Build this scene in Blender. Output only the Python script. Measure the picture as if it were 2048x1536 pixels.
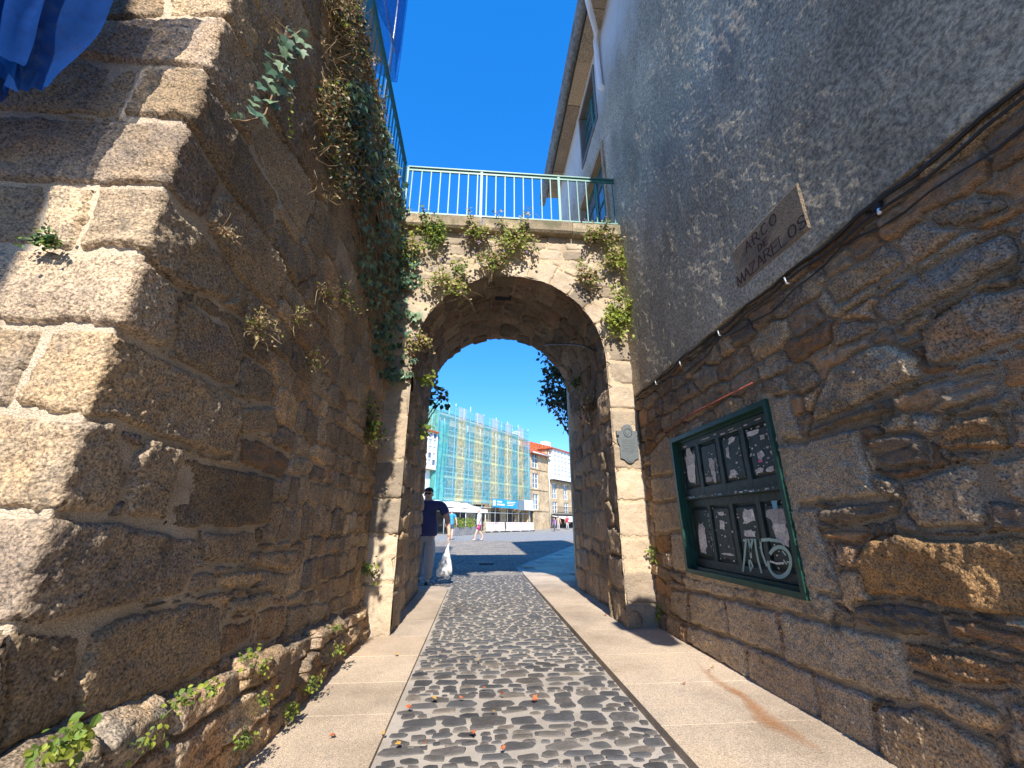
import bpy, bmesh, math, random
import numpy as np
from mathutils import Vector, Matrix

for o in list(bpy.data.objects): bpy.data.objects.remove(o)
scene = bpy.context.scene
COL = scene.collection
R = math.radians

# ---------------------------------------------------------------- camera
F_PX, CX, CY, CAM_H = 815.0, 1024.0, 768.0, 1.15
PITCH, YAW = R(18.8), R(4.6)
cam_d = bpy.data.cameras.new('camera'); cam = bpy.data.objects.new('camera', cam_d); COL.objects.link(cam)
cam_d.sensor_width = 36.0; cam_d.lens = 36.0 * F_PX / 2048.0
cam_d.clip_start = 0.02; cam_d.clip_end = 2000
cam.location = (0, 0, CAM_H)
cam.rotation_euler = (R(90) + PITCH, 0, -YAW)
scene.camera = cam
scene.render.resolution_x, scene.render.resolution_y = 1024, 768

# ---------------------------------------------------------------- sky, sun, exposure
SUN_EL, SUN_AZ = R(36.5), R(0.9)
w = bpy.data.worlds.new('World'); scene.world = w; w.use_nodes = True
nt = w.node_tree; nt.nodes.clear()
sky = nt.nodes.new('ShaderNodeTexSky'); sky.sky_type = 'NISHITA'; sky.sun_disc = False
sky.sun_elevation = SUN_EL; sky.sun_rotation = R(180) + SUN_AZ
sky.altitude = 0; sky.air_density = 0.85; sky.dust_density = 0.0; sky.ozone_density = 5.5
hs = nt.nodes.new('ShaderNodeHueSaturation'); hs.inputs['Saturation'].default_value = 1.68; hs.inputs['Hue'].default_value = 0.514
bg = nt.nodes.new('ShaderNodeBackground'); bg.inputs['Strength'].default_value = 0.15
wo = nt.nodes.new('ShaderNodeOutputWorld')
gm = nt.nodes.new('ShaderNodeGamma'); gm.inputs[1].default_value = 0.58
nt.links.new(sky.outputs[0], gm.inputs[0]); nt.links.new(gm.outputs[0], hs.inputs['Color']); nt.links.new(hs.outputs[0], bg.inputs[0]); nt.links.new(bg.outputs[0], wo.inputs[0])
sun_d = bpy.data.lights.new('sun', 'SUN'); sun_d.energy = 2.15; sun_d.angle = R(0.5); sun_d.color = (1.0, 0.94, 0.84)
sun = bpy.data.objects.new('sun', sun_d); COL.objects.link(sun)
SUN_DIR = Vector((math.sin(SUN_AZ) * math.cos(SUN_EL), math.cos(SUN_AZ) * math.cos(SUN_EL), -math.sin(SUN_EL)))
sun.rotation_euler = SUN_DIR.to_track_quat('-Z', 'Y').to_euler(); sun.location = (0, -6, 12)
vs = scene.view_settings; vs.view_transform = 'Standard'; vs.look = 'None'; vs.exposure = 2.12; vs.gamma = 1.0; vs.use_curve_mapping = False
scene.render.engine = 'CYCLES'

# ---------------------------------------------------------------- pixel rays (photo is 2048 x 1536)
_fw = np.array([math.sin(YAW) * math.cos(PITCH), math.cos(YAW) * math.cos(PITCH), math.sin(PITCH)])
_rt = np.array([math.cos(YAW), -math.sin(YAW), 0.0]); _up = np.cross(_rt, _fw); _C = np.array([0, 0, CAM_H])
def ray(x, y): return _fw + _rt * (x - CX) / F_PX - _up * (y - CY) / F_PX
def onX(x, y, X): d = ray(x, y); return _C + X / d[0] * d
def onY(x, y, Y): d = ray(x, y); return _C + Y / d[1] * d
def onZ(x, y, Z=0.0): d = ray(x, y); return _C + (Z - CAM_H) / d[2] * d
RX0, RS = 2.06, 0.0                      # right wall plane  X = RX0 + RS*(Y-2)
def rx(Y): return RX0 + RS * (Y - 2.0)
def onR(x, y): d = ray(x, y); t = (RX0 - RS * 2) / (d[0] - RS * d[1]); return _C + t * d
LX, LY = -1.22, 1.33                      # left wall plane and its corner

# ---------------------------------------------------------------- helpers
rng = np.random.default_rng(7); random.seed(7)
def hash2(ix, iy, seed):
    n = (ix.astype(np.int64) * 374761393 + iy.astype(np.int64) * 668265263 + seed * 974634777) & 0x7fffffff
    n = ((n ^ (n >> 13)) * 1274126177) & 0x7fffffff
    return ((n ^ (n >> 16)) & 0xffff) / 65535.0
def vnoise(x, y, seed=0):
    x = np.asarray(x, float); y = np.asarray(y, float)
    ix = np.floor(x); iy = np.floor(y); fx = x - ix; fy = y - iy
    fx = fx * fx * (3 - 2 * fx); fy = fy * fy * (3 - 2 * fy)
    a = hash2(ix, iy, seed); b = hash2(ix + 1, iy, seed); c = hash2(ix, iy + 1, seed); d = hash2(ix + 1, iy + 1, seed)
    return (a * (1 - fx) + b * fx) * (1 - fy) + (c * (1 - fx) + d * fx) * fy - 0.5
def fbm(x, y, octv=4, seed=0, gain=0.5):
    s = 0; a = 1.0; f = 1.0
    for i in range(octv):
        s = s + a * vnoise(x * f, y * f, seed + 17 * i); a *= gain; f *= 2.03
    return s

def setp(o, label=None, cat=None, group=None, kind=None):
    if label: o['label'] = label
    if cat: o['category'] = cat
    if group: o['group'] = group
    if kind: o['kind'] = kind
    return o
def link(o, parent=None):
    COL.objects.link(o)
    if parent is not None: o.parent = parent
    return o
def obj(name, verts, faces, mats, parent=None, smooth=False, midx=None, **kw):
    me = bpy.data.meshes.new(name)
    verts = np.asarray(verts, float)
    me.from_pydata([tuple(v) for v in verts], [], [tuple(int(i) for i in f) for f in faces])
    if not isinstance(mats, (list, tuple)): mats = [mats]
    for m in mats: me.materials.append(m)
    if midx is not None: me.polygons.foreach_set('material_index', np.asarray(midx, np.int32))
    if smooth: me.polygons.foreach_set('use_smooth', np.ones(len(me.polygons), bool))
    me.update()
    o = bpy.data.objects.new(name, me); link(o, parent); setp(o, **kw)
    return o
def quadobj(name, V, Q, mat, parent=None, smooth=True, **kw):
    """fast path: V (n,3), Q (m,4) numpy"""
    me = bpy.data.meshes.new(name); n = len(V); m = len(Q)
    me.vertices.add(n); me.vertices.foreach_set('co', np.ascontiguousarray(V, np.float32).ravel())
    me.loops.add(m * 4); me.loops.foreach_set('vertex_index', np.ascontiguousarray(Q, np.int32).ravel())
    me.polygons.add(m); me.polygons.foreach_set('loop_start', np.arange(0, m * 4, 4, dtype=np.int32))
    me.polygons.foreach_set('loop_total', np.full(m, 4, np.int32))
    if smooth: me.polygons.foreach_set('use_smooth', np.ones(m, bool))
    me.materials.append(mat); me.update(calc_edges=True)
    o = bpy.data.objects.new(name, me); link(o, parent); setp(o, **kw)
    return o
def empty(name, loc=(0, 0, 0), rz=0.0, **kw):
    o = bpy.data.objects.new(name, None); link(o); o.empty_display_size = 0.1
    o.location = loc; o.rotation_euler = (0, 0, rz); setp(o, **kw); return o

class MB:
    """collects simple shapes into one mesh"""
    def __init__(s): s.v = []; s.f = []; s.m = []
    def add(s, V, Fs, mi=0):
        b = len(s.v); s.v += [tuple(p) for p in V]; s.f += [tuple(b + i for i in f) for f in Fs]; s.m += [mi] * len(Fs); return s
    def box(s, c, d, rot=None, mi=0):
        hx, hy, hz = d[0] / 2, d[1] / 2, d[2] / 2
        V = [Vector((x, y, z)) for x in (-hx, hx) for y in (-hy, hy) for z in (-hz, hz)]
        if rot is not None: V = [rot @ p for p in V]
        V = [p + Vector(c) for p in V]
        return s.add(V, [(0, 1, 3, 2), (4, 6, 7, 5), (0, 4, 5, 1), (2, 3, 7, 6), (0, 2, 6, 4), (1, 5, 7, 3)], mi)
    def bbox(s, lo, hi, mi=0):
        return s.box([(a + b) / 2 for a, b in zip(lo, hi)], [b - a for a, b in zip(lo, hi)], None, mi)
    def tube(s, pts, r, n=6, mi=0, cap=True):
        pts = [Vector(p) for p in pts]; rings = []
        rr = r if isinstance(r, (list, tuple)) else [r] * len(pts)
        for i, p in enumerate(pts):
            t = (pts[min(i + 1, len(pts) - 1)] - pts[max(i - 1, 0)])
            if t.length < 1e-9: t = Vector((0, 0, 1))
            t.normalize(); a = Vector((0, 0, 1)) if abs(t.z) < 0.9 else Vector((1, 0, 0))
            x = t.cross(a).normalized(); y = t.cross(x)
            rings.append([p + (x * math.cos(2 * math.pi * k / n) + y * math.sin(2 * math.pi * k / n)) * rr[i] for k in range(n)])
        V = [q for g in rings for q in g]; Fs = []
        for i in range(len(pts) - 1):
            for k in range(n):
                a = i * n + k; b = i * n + (k + 1) % n; Fs.append((a, b, b + n, a + n))
        if cap: Fs.append(tuple(range(n - 1, -1, -1))); Fs.append(tuple(range(len(V) - n, len(V))))
        return s.add(V, Fs, mi)
    def prism(s, poly, o, ux, uy, depth, mi=0):
        """polygon in (ux,uy) coordinates at o, extruded by the vector depth"""
        o = Vector(o); ux = Vector(ux); uy = Vector(uy); depth = Vector(depth); n = len(poly)
        A = [o + ux * p[0] + uy * p[1] for p in poly]; B = [p + depth for p in A]
        Fs = [tuple(range(n)), tuple(range(2 * n - 1, n - 1, -1))] + [(i, i + n, (i + 1) % n + n, (i + 1) % n) for i in range(n)]
        return s.add(A + B, Fs, mi)
    def build(s, name, mats, parent=None, smooth=False, **kw):
        return obj(name, s.v, s.f, mats, parent, smooth, s.m if isinstance(mats, (list, tuple)) else None, **kw)
def tubeobj(name, pts, r, mat, parent=None, n=6, **kw): return MB().tube(pts, r, n).build(name, mat, parent, True, **kw)
def boxobj(name, lo, hi, mat, parent=None, **kw): return MB().bbox(lo, hi).build(name, mat, parent, **kw)

# ---------------------------------------------------------------- materials
def newmat(name):
    m = bpy.data.materials.new(name); m.use_nodes = True; n = m.node_tree.nodes; n.clear()
    out = n.new('ShaderNodeOutputMaterial'); b = n.new('ShaderNodeBsdfPrincipled'); m.node_tree.links.new(b.outputs[0], out.inputs[0])
    return m, n, m.node_tree.links, b, out
def N(nodes, t, **kw):
    x = nodes.new(t)
    for k, v in kw.items():
        if k in x.inputs: x.inputs[k].default_value = v
        else: setattr(x, k, v)
    return x
def ramp(nodes, stops, interp='LINEAR'):
    r = nodes.new('ShaderNodeValToRGB'); cr = r.color_ramp; cr.interpolation = interp
    while len(cr.elements) < len(stops): cr.elements.new(0.5)
    for e, (p, c) in zip(cr.elements, stops): e.position = p; e.color = (c[0], c[1], c[2], 1)
    return r
def mixc(nodes, links, mode, fac, a, b):
    m = nodes.new('ShaderNodeMix'); m.data_type = 'RGBA'; m.blend_type = mode
    for sock, v in ((m.inputs[0], fac), (m.inputs[6], a), (m.inputs[7], b)):
        if hasattr(v, 'is_linked') or hasattr(v, 'links'): links.new(v, sock)
        elif isinstance(v, (tuple, list)): sock.default_value = (v[0], v[1], v[2], 1)
        else: sock.default_value = v
    return m.outputs[2]
def stone_mat(name, palette, grain=100.0, grain_amt=0.85, patch=5.0, bump=0.75, bdist=0.016, streak=None, per_object=True, rough=0.9, stain=None, bscale=45.0, obj_var=0.85, gain=1.0):
    m, n, l, b, out = newmat(name)
    tc = n.new('ShaderNodeTexCoord'); co = tc.outputs['Object']
    if streak:
        mp = n.new('ShaderNodeMapping'); mp.inputs['Scale'].default_value = streak; l.new(co, mp.inputs[0]); cs = mp.outputs[0]
    else: cs = co
    palette = [(c[0] * 1.06 * gain, c[1] * 0.985 * gain, c[2] * 0.88 * gain) for c in palette]
    k = len(palette); rp = ramp(n, [((i + 0.0) / max(1, k - 1), c) for i, c in enumerate(palette)])
    if per_object:
        oi = n.new('ShaderNodeObjectInfo'); pn = N(n, 'ShaderNodeTexNoise', Scale=patch, Detail=4.0); l.new(cs, pn.inputs['Vector'])
        ad = N(n, 'ShaderNodeMath', operation='MULTIPLY_ADD'); l.new(pn.outputs[0], ad.inputs[0]); ad.inputs[1].default_value = 0.75
        sb = N(n, 'ShaderNodeMath', operation='SUBTRACT'); l.new(oi.outputs['Random'], sb.inputs[0]); sb.inputs[1].default_value = 0.375
        l.new(sb.outputs[0], ad.inputs[2]); l.new(ad.outputs[0], rp.inputs[0])
    else:
        pn = N(n, 'ShaderNodeTexNoise', Scale=patch, Detail=6.0); l.new(cs, pn.inputs['Vector'])
        mr = N(n, 'ShaderNodeMapRange'); mr.inputs[1].default_value = 0.25; mr.inputs[2].default_value = 0.75
        l.new(pn.outputs[0], mr.inputs[0]); l.new(mr.outputs[0], rp.inputs[0])
    col = rp.outputs[0]
    if per_object:
        mk = N(n, 'ShaderNodeMath', operation='MULTIPLY'); l.new(oi.outputs['Random'], mk.inputs[0]); mk.inputs[1].default_value = 37.7
        fk = N(n, 'ShaderNodeMath', operation='FRACT'); l.new(mk.outputs[0], fk.inputs[0])
        vr = ramp(n, [(0.0, (0.66, 0.66, 0.67)), (0.5, (1.0, 1.0, 1.0)), (1.0, (1.38, 1.36, 1.32))]); l.new(fk.outputs[0], vr.inputs[0])
        col = mixc(n, l, 'MULTIPLY', obj_var, col, vr.outputs[0])
    g = N(n, 'ShaderNodeTexNoise', Scale=grain, Detail=3.0, Roughness=0.7); l.new(cs if streak else co, g.inputs['Vector'])
    gr = ramp(n, [(0.34, (0.2, 0.19, 0.19)), (0.48, (0.95, 0.95, 0.95)), (0.64, (1.75, 1.68, 1.55))]); l.new(g.outputs[0], gr.inputs[0])
    col = mixc(n, l, 'MULTIPLY', grain_amt, col, gr.outputs[0])
    big = N(n, 'ShaderNodeTexNoise', Scale=1.3, Detail=5.0, Roughness=0.6); l.new(co, big.inputs['Vector'])
    br = ramp(n, [(0.3, (0.62, 0.6, 0.58)), (0.55, (1.0, 1.0, 1.0)), (0.75, (1.15, 1.1, 1.0))]); l.new(big.outputs[0], br.inputs[0])
    col = mixc(n, l, 'MULTIPLY', 0.8, col, br.outputs[0])
    if stain:
        for (sc, lo, hi, c, amt) in stain:
            sn = N(n, 'ShaderNodeTexNoise', Scale=sc, Detail=7.0, Roughness=0.65); l.new(co, sn.inputs['Vector'])
            sr = ramp(n, [(lo, (0, 0, 0)), (hi, (1, 1, 1))]); l.new(sn.outputs[0], sr.inputs[0])
            fm = N(n, 'ShaderNodeMath', operation='MULTIPLY'); l.new(sr.outputs[0], fm.inputs[0]); fm.inputs[1].default_value = amt
            col = mixc(n, l, 'MIX', fm.outputs[0], col, c)
    l.new(col, b.inputs['Base Color']); b.inputs['Roughness'].default_value = rough
    b.inputs['Specular IOR Level'].default_value = 0.25
    b1 = N(n, 'ShaderNodeTexNoise', Scale=bscale, Detail=7.0, Roughness=0.68); l.new(cs, b1.inputs['Vector'])
    vo = N(n, 'ShaderNodeTexVoronoi', Scale=bscale * 2.2); l.new(cs, vo.inputs['Vector'])
    hm = N(n, 'ShaderNodeMath', operation='MULTIPLY_ADD'); l.new(vo.outputs['Distance'], hm.inputs[0]); hm.inputs[1].default_value = -0.35; l.new(b1.outputs[0], hm.inputs[2])
    bp = n.new('ShaderNodeBump'); bp.inputs['Strength'].default_value = bump; bp.inputs['Distance'].default_value = bdist
    l.new(hm.outputs[0], bp.inputs['Height']); l.new(bp.outputs[0], b.inputs['Normal'])
    return m
def plain(name, col, rough=0.6, metal=0.0, var=0.15, vscale=8.0, bump=0.0, spec=0.5):
    m, n, l, b, out = newmat(name)
    tc = n.new('ShaderNodeTexCoord'); nz = N(n, 'ShaderNodeTexNoise', Scale=vscale, Detail=5.0); l.new(tc.outputs['Object'], nz.inputs['Vector'])
    r = ramp(n, [(0.25, tuple(c * (1 - var) for c in col)), (0.75, tuple(min(1, c * (1 + var)) for c in col))]); l.new(nz.outputs[0], r.inputs[0])
    l.new(r.outputs[0], b.inputs['Base Color']); b.inputs['Roughness'].default_value = rough; b.inputs['Metallic'].default_value = metal
    b.inputs['Specular IOR Level'].default_value = spec
    if bump:
        bp = n.new('ShaderNodeBump'); bp.inputs['Strength'].default_value = bump; bp.inputs['Distance'].default_value = 0.01
        l.new(nz.outputs[0], bp.inputs['Height']); l.new(bp.outputs[0], b.inputs['Normal'])
    return m
def leafmat(name, col, trans=0.35, rough=0.5):
    m, n, l, b, out = newmat(name)
    tc = n.new('ShaderNodeTexCoord'); nz = N(n, 'ShaderNodeTexNoise', Scale=14.0, Detail=2.0); l.new(tc.outputs['Object'], nz.inputs['Vector'])
    r = ramp(n, [(0.3, tuple(c * 0.7 for c in col)), (0.7, tuple(c * 1.25 for c in col))]); l.new(nz.outputs[0], r.inputs[0])
    l.new(r.outputs[0], b.inputs['Base Color']); b.inputs['Roughness'].default_value = rough; b.inputs['Specular IOR Level'].default_value = 0.35
    tr = n.new('ShaderNodeBsdfTranslucent'); l.new(r.outputs[0], tr.inputs[0]); mx = n.new('ShaderNodeMixShader'); mx.inputs[0].default_value = trans
    l.new(b.outputs[0], mx.inputs[1]); l.new(tr.outputs[0], mx.inputs[2]); l.new(mx.outputs[0], out.inputs[0])
    return m
def netmat(name, col, open_=0.4, scale=60.0):
    """woven debris netting: coloured threads with see-through gaps"""
    m, n, l, b, out = newmat(name)
    b.inputs['Base Color'].default_value = (*col, 1); b.inputs['Roughness'].default_value = 0.8; b.inputs['Specular IOR Level'].default_value = 0.08
    tr = n.new('ShaderNodeBsdfTranslucent'); tr.inputs[0].default_value = (*col, 1)
    m1 = n.new('ShaderNodeMixShader'); m1.inputs[0].default_value = 0.45; l.new(b.outputs[0], m1.inputs[1]); l.new(tr.outputs[0], m1.inputs[2])
    tp = n.new('ShaderNodeBsdfTransparent'); tc = n.new('ShaderNodeTexCoord'); nz = N(n, 'ShaderNodeTexNoise', Scale=scale, Detail=3.0)
    l.new(tc.outputs['Object'], nz.inputs['Vector'])
    mr = N(n, 'ShaderNodeMapRange'); mr.inputs[1].default_value = 0.3; mr.inputs[2].default_value = 0.7
    mr.inputs[3].default_value = max(0, open_ - 0.2); mr.inputs[4].default_value = min(1, open_ + 0.2); l.new(nz.outputs[0], mr.inputs[0])
    m2 = n.new('ShaderNodeMixShader'); l.new(mr.outputs[0], m2.inputs[0]); l.new(m1.outputs[0], m2.inputs[1]); l.new(tp.outputs[0], m2.inputs[2])
    l.new(m2.outputs[0], out.inputs[0]); return m

M = {}
LICHEN = (9.0, 0.56, 0.68, (0.07, 0.07, 0.06), 0.6)
M['granite'] = stone_mat('granite_blocks', [(0.27, 0.22, 0.17), (0.33, 0.27, 0.2), (0.25, 0.215, 0.18), (0.31, 0.24, 0.165), (0.22, 0.185, 0.16), (0.34, 0.28, 0.22)], stain=[LICHEN], gain=1.14)
M['rubble'] = stone_mat('rubble_stones', [(0.28, 0.22, 0.16), (0.2, 0.165, 0.13), (0.36, 0.29, 0.21), (0.3, 0.195, 0.12), (0.235, 0.2, 0.165), (0.34, 0.25, 0.16), (0.21, 0.19, 0.17)], grain=90, stain=[LICHEN], gain=1.28)
M['slate_rubble'] = stone_mat('layered_stones', [(0.2, 0.17, 0.14), (0.29, 0.23, 0.165), (0.17, 0.15, 0.13), (0.3, 0.18, 0.1), (0.25, 0.21, 0.17)], grain=110, streak=(1, 1, 4.5), bscale=26.0, bump=0.8, bdist=0.02, stain=[LICHEN], gain=1.3)
M['pale'] = stone_mat('pale_dressed_stone', [(0.36, 0.312, 0.26), (0.4, 0.348, 0.29), (0.33, 0.288, 0.24), (0.38, 0.318, 0.25), (0.35, 0.31, 0.27)], grain=150, grain_amt=0.35, stain=[(7.0, 0.6, 0.75, (0.12, 0.11, 0.09), 0.5)])
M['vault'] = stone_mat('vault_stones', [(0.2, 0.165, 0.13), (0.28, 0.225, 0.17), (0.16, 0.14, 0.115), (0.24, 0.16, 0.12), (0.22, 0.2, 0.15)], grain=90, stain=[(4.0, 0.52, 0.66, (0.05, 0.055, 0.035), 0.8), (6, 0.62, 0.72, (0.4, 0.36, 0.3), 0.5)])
M['mortar'] = stone_mat('lime_mortar', [(0.34, 0.28, 0.22), (0.43, 0.37, 0.3), (0.29, 0.24, 0.195)], grain=230, per_object=False, patch=3.0, bscale=70, stain=[LICHEN])
M['mortar_light'] = stone_mat('pale_lime_mortar', [(0.46, 0.4, 0.33), (0.54, 0.47, 0.39), (0.38, 0.33, 0.275)], grain=200, grain_amt=0.5, per_object=False, patch=4.0, bscale=70, stain=[LICHEN])
M['mortar_dark'] = stone_mat('weathered_mortar', [(0.2, 0.16, 0.125), (0.28, 0.23, 0.18), (0.16, 0.135, 0.115)], grain=200, per_object=False, patch=3.0, bscale=60, stain=[LICHEN])
M['cobble'] = stone_mat('slate_cobbles', [(0.06, 0.067, 0.085), (0.11, 0.116, 0.135), (0.075, 0.08, 0.094), (0.16, 0.156, 0.16), (0.06, 0.067, 0.085), (0.2, 0.185, 0.175)], grain=60, grain_amt=0.5, patch=9.0, streak=(1, 3, 1), bump=0.3, rough=0.85)
M['joint'] = stone_mat('cobble_joint_mortar', [(0.34, 0.325, 0.32), (0.4, 0.385, 0.375), (0.29, 0.28, 0.275)], grain=260, grain_amt=0.4, per_object=False, patch=4.0, bscale=120, bump=0.3)
M['slab'] = stone_mat('paving_slabs', [(0.4, 0.345, 0.29), (0.44, 0.38, 0.32), (0.37, 0.325, 0.285), (0.42, 0.355, 0.29)], grain=150, grain_amt=0.6, patch=2.5, bump=0.3, bscale=90, obj_var=0.3, gain=1.12, stain=[(5.0, 0.6, 0.75, (0.2, 0.17, 0.15), 0.5), (26.0, 0.69, 0.73, (0.1, 0.085, 0.075), 0.7)])
M['iron_green'] = plain('green_painted_iron', (0.045, 0.17, 0.145), 0.45, 0.0, 0.25, 20)
M['iron_teal_dark'] = plain('dark_teal_painted_iron', (0.03, 0.16, 0.2), 0.45, 0.0, 0.2, 20)
M['cornice'] = stone_mat('cornice_stone', [(0.36, 0.31, 0.24), (0.3, 0.26, 0.2), (0.4, 0.34, 0.26)], grain=90, stain=[(5.0, 0.45, 0.62, (0.1, 0.1, 0.055), 0.75)])
M['cable'] = plain('black_cable', (0.02, 0.02, 0.02), 0.5)
M['white_plastic'] = plain('white_plastic', (0.75, 0.75, 0.76), 0.45, 0, 0.05)
M['rust'] = plain('rusty_red_strip', (0.18, 0.045, 0.03), 0.7, 0, 0.5, 30)
M['bronze'] = plain('patinated_bronze', (0.1, 0.115, 0.12), 0.5, 0.4, 0.3, 60, 0.2)
M['timber_beige'] = stone_mat('eave_stone_slabs', [(0.42, 0.35, 0.26), (0.36, 0.29, 0.22), (0.46, 0.38, 0.28)], grain=60, bump=0.2)
M['glass'] = plain('window_glass', (0.1, 0.14, 0.19), 0.06, 0.0, 0.1, 3, spec=0.9)
M['dark'] = plain('dark_interior', (0.015, 0.015, 0.015), 0.9)
M['steel'] = plain('galvanised_steel', (0.5, 0.52, 0.54), 0.4, 0.7, 0.1)
M['white_paint'] = plain('white_paint', (0.78, 0.78, 0.76), 0.5, 0, 0.06)

# ================================================================ MASONRY
def in_poly(U, V, poly):
    c = np.zeros(U.shape, bool); n = len(poly)
    for i in range(n):
        x1, y1 = poly[i]; x2, y2 = poly[(i + 1) % n]
        if y1 == y2: continue
        cond = (y1 > V) != (y2 > V)
        c ^= cond & (U < (x2 - x1) * (V - y1) / (y2 - y1) + x1)
    return c
def row_seeds(u0, u1, v0, v1, hfn, wfn, rs):
    """jittered courses of seeds; returns (u, v, w, h)"""
    out = []; v = v0
    while v < v1:
        h = hfn(v) * rs.uniform(0.75, 1.3); u = u0 - rs.uniform(0, 0.3)
        while u < u1 + 0.1:
            wd = wfn(u, v) * rs.uniform(0.55, 1.6)
            out.append((u + wd / 2, v + h / 2 + rs.uniform(-0.2, 0.2) * h, wd, h * rs.uniform(0.85, 1.15))); u += wd
        v += h
    return out
def shp(f, sty): return (0.35 - 1.5 * np.abs(f)) if sty.get('ridge') else f
def biggest(m):
    """largest 4-connected patch of a boolean grid"""
    lab_ = np.where(m, np.arange(1, m.size + 1).reshape(m.shape), 0)
    for _ in range(400):
        p = np.pad(lab_, 1); q = np.maximum.reduce([lab_, p[:-2, 1:-1], p[2:, 1:-1], p[1:-1, :-2], p[1:-1, 2:]]) * m
        if (q == lab_).all(): break
        lab_ = q
    v, c = np.unique(lab_[m], return_counts=True); return lab_ == v[np.argmax(c)]
def masonry(parent, u0, u1, v0, v1, res, polys, mapf, matf, mortar, seeds=(), mask=None, snap=None, jw=0.008, rw=0.035,
            depth=0.045, md=0.02, amp=0.008, fine=0.0035, warp=0.010, seed=1, off=(-0.006, 0.014), name='stone', stylef=None, minr=0.016, mres=2):
    rs = np.random.default_rng(seed)
    nu = int(round((u1 - u0) / res)) + 1; nv = int(round((v1 - v0) / res)) + 1
    U, V = np.meshgrid(np.linspace(u0, u1, nu), np.linspace(v0, v1, nv), indexing='ij')
    Uw = U + warp * (fbm(U * 9, V * 9, 3, seed * 31 + 1)) * 2 ; Vw = V + warp * (fbm(U * 9, V * 9, 3, seed * 31 + 2)) * 2
    lab = np.full(U.shape, -1, int); valid = np.ones(U.shape, bool) if mask is None else mask(U, V)
    names = {}; nid = 0
    for key, poly in polys:
        if key in names: k = names[key]
        else: k = nid; names[key] = k; nid += 1
        a = np.array(poly); sub = (Uw > a[:, 0].min() - .05) & (Uw < a[:, 0].max() + .05) & (lab == -1)
        ins = np.zeros(U.shape, bool); ins[sub] = in_poly(Uw[sub], Vw[sub], poly); lab[ins] = k
    ntr = nid
    if len(seeds):
        S = np.array(seeds); idx = np.where(lab == -1)
        pu = Uw[idx]; pv = Vw[idx]; best = np.full(pu.shape, 1e9); bl = np.zeros(pu.shape, int)
        for j in range(len(S)):
            su, sv, sw, sh = S[j]; du = np.abs(pu - su) / sw; dv = np.abs(pv - sv) / sh
            near = (du < 1.6) & (dv < 1.6)
            if not near.any(): continue
            d = (du[near] ** 3 + dv[near] ** 3) ** (1 / 3.); w_ = np.where(near)[0]; up = d < best[w_]
            best[w_[up]] = d[up]; bl[w_[up]] = j
        lab[idx] = np.where(best < 1e8, bl + ntr, -1)
    lab[~valid] = -2
    # one ring of snapped points along a curved opening
    if snap is not None:
        ring = np.zeros_like(valid); src = np.full(lab.shape, -2)
        for dx, dy in ((1, 0), (-1, 0), (0, 1), (0, -1), (1, 1), (-1, 1), (1, -1), (-1, -1)):
            sh = np.roll(np.roll(valid, dx, 0), dy, 1); sl = np.roll(np.roll(lab, dx, 0), dy, 1)
            hit = sh & ~valid & (src == -2); src[hit] = sl[hit]; ring |= hit
        U2, V2 = snap(U, V); U = np.where(ring, U2, U); V = np.where(ring, V2, V); lab = np.where(ring, src, lab); valid = valid | ring
    # distance to the joint
    d = np.full(lab.shape, 9.0)
    for ax in (0, 1):
        for s in (1, -1):
            nb = np.roll(lab, s, ax); e = (nb != lab) & (nb != -2) & (lab != -2)
            sl = [slice(None)] * 2; sl[ax] = 0 if s == 1 else -1; e[tuple(sl)] = False
            d[e] = res * 0.5
    for it in range(int(0.12 / res) + 1):
        q = np.pad(d, 1, mode='edge'); 
        for dx, dy, c in ((0, 1, 1), (2, 1, 1), (1, 0, 1), (1, 2, 1), (0, 0, 1.414), (2, 2, 1.414), (0, 2, 1.414), (2, 0, 1.414)):
            d = np.minimum(d, q[dx:dx + d.shape[0], dy:dy + d.shape[1]] + c * res)
    d = d + 0.006 * fbm(U * 30, V * 30, 2, seed + 5)
    e = np.clip((d - jw) / rw, 0, 1); prof = np.sqrt(np.clip(1 - (1 - e) ** 2, 0, 1))
    inv = {v: k for k, v in names.items()}
    order = np.argsort(lab, axis=None, kind='stable'); ll = lab.ravel()[order]; ul, st = np.unique(ll, return_index=True); st = list(st) + [len(ll)]
    Hall = np.full(lab.shape, -depth); n = 0
    spk = rs.random(U.shape); rough_f = fine * 1.6 * fbm(U * 38, V * 38, 2, seed + 9, 0.6) + fine * 0.8 * (spk - 0.5) + fine * 1.1 * (spk > 0.95)
    for q, L in enumerate(ul):
        if L < 0: continue
        ii, jj = np.unravel_index(order[st[q]:st[q + 1]], lab.shape)
        if d[ii, jj].max() < minr or len(ii) < 9: continue
        a0, a1 = max(ii.min() - 1, 0), min(ii.max() + 2, lab.shape[0]); b0, b1 = max(jj.min() - 1, 0), min(jj.max() + 2, lab.shape[1])
        sU, sV = U[a0:a1, b0:b1], V[a0:a1, b0:b1]; own = lab[a0:a1, b0:b1] == L; vd = valid[a0:a1, b0:b1]
        uc, vc = U[ii, jj].mean(), V[ii, jj].mean(); sz = math.sqrt(len(ii)) * res
        sty = stylef(inv.get(L), uc, vc) if stylef else {}
        A = sty.get('amp', amp) * (0.6 + min(1.0, sz / 0.3)); fx, fy = sty.get('freq', (5, 5)); o = sty.get('off', rs.uniform(*off))
        tl = sty.get('tilt', 0.05); tu, tv = rs.uniform(-tl, tl), rs.uniform(-tl, tl)
        hs = o + np.clip(tu * (sU - uc) + tv * (sV - vc), -.02, .02) + A * 2 * shp(fbm(sU * fx + L * 3.7, sV * fy + L * 1.3, 4, seed + 3 + int(L) % 13, 0.55), sty) + rough_f[a0:a1, b0:b1] * sty.get('fine', 1.0)
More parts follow.
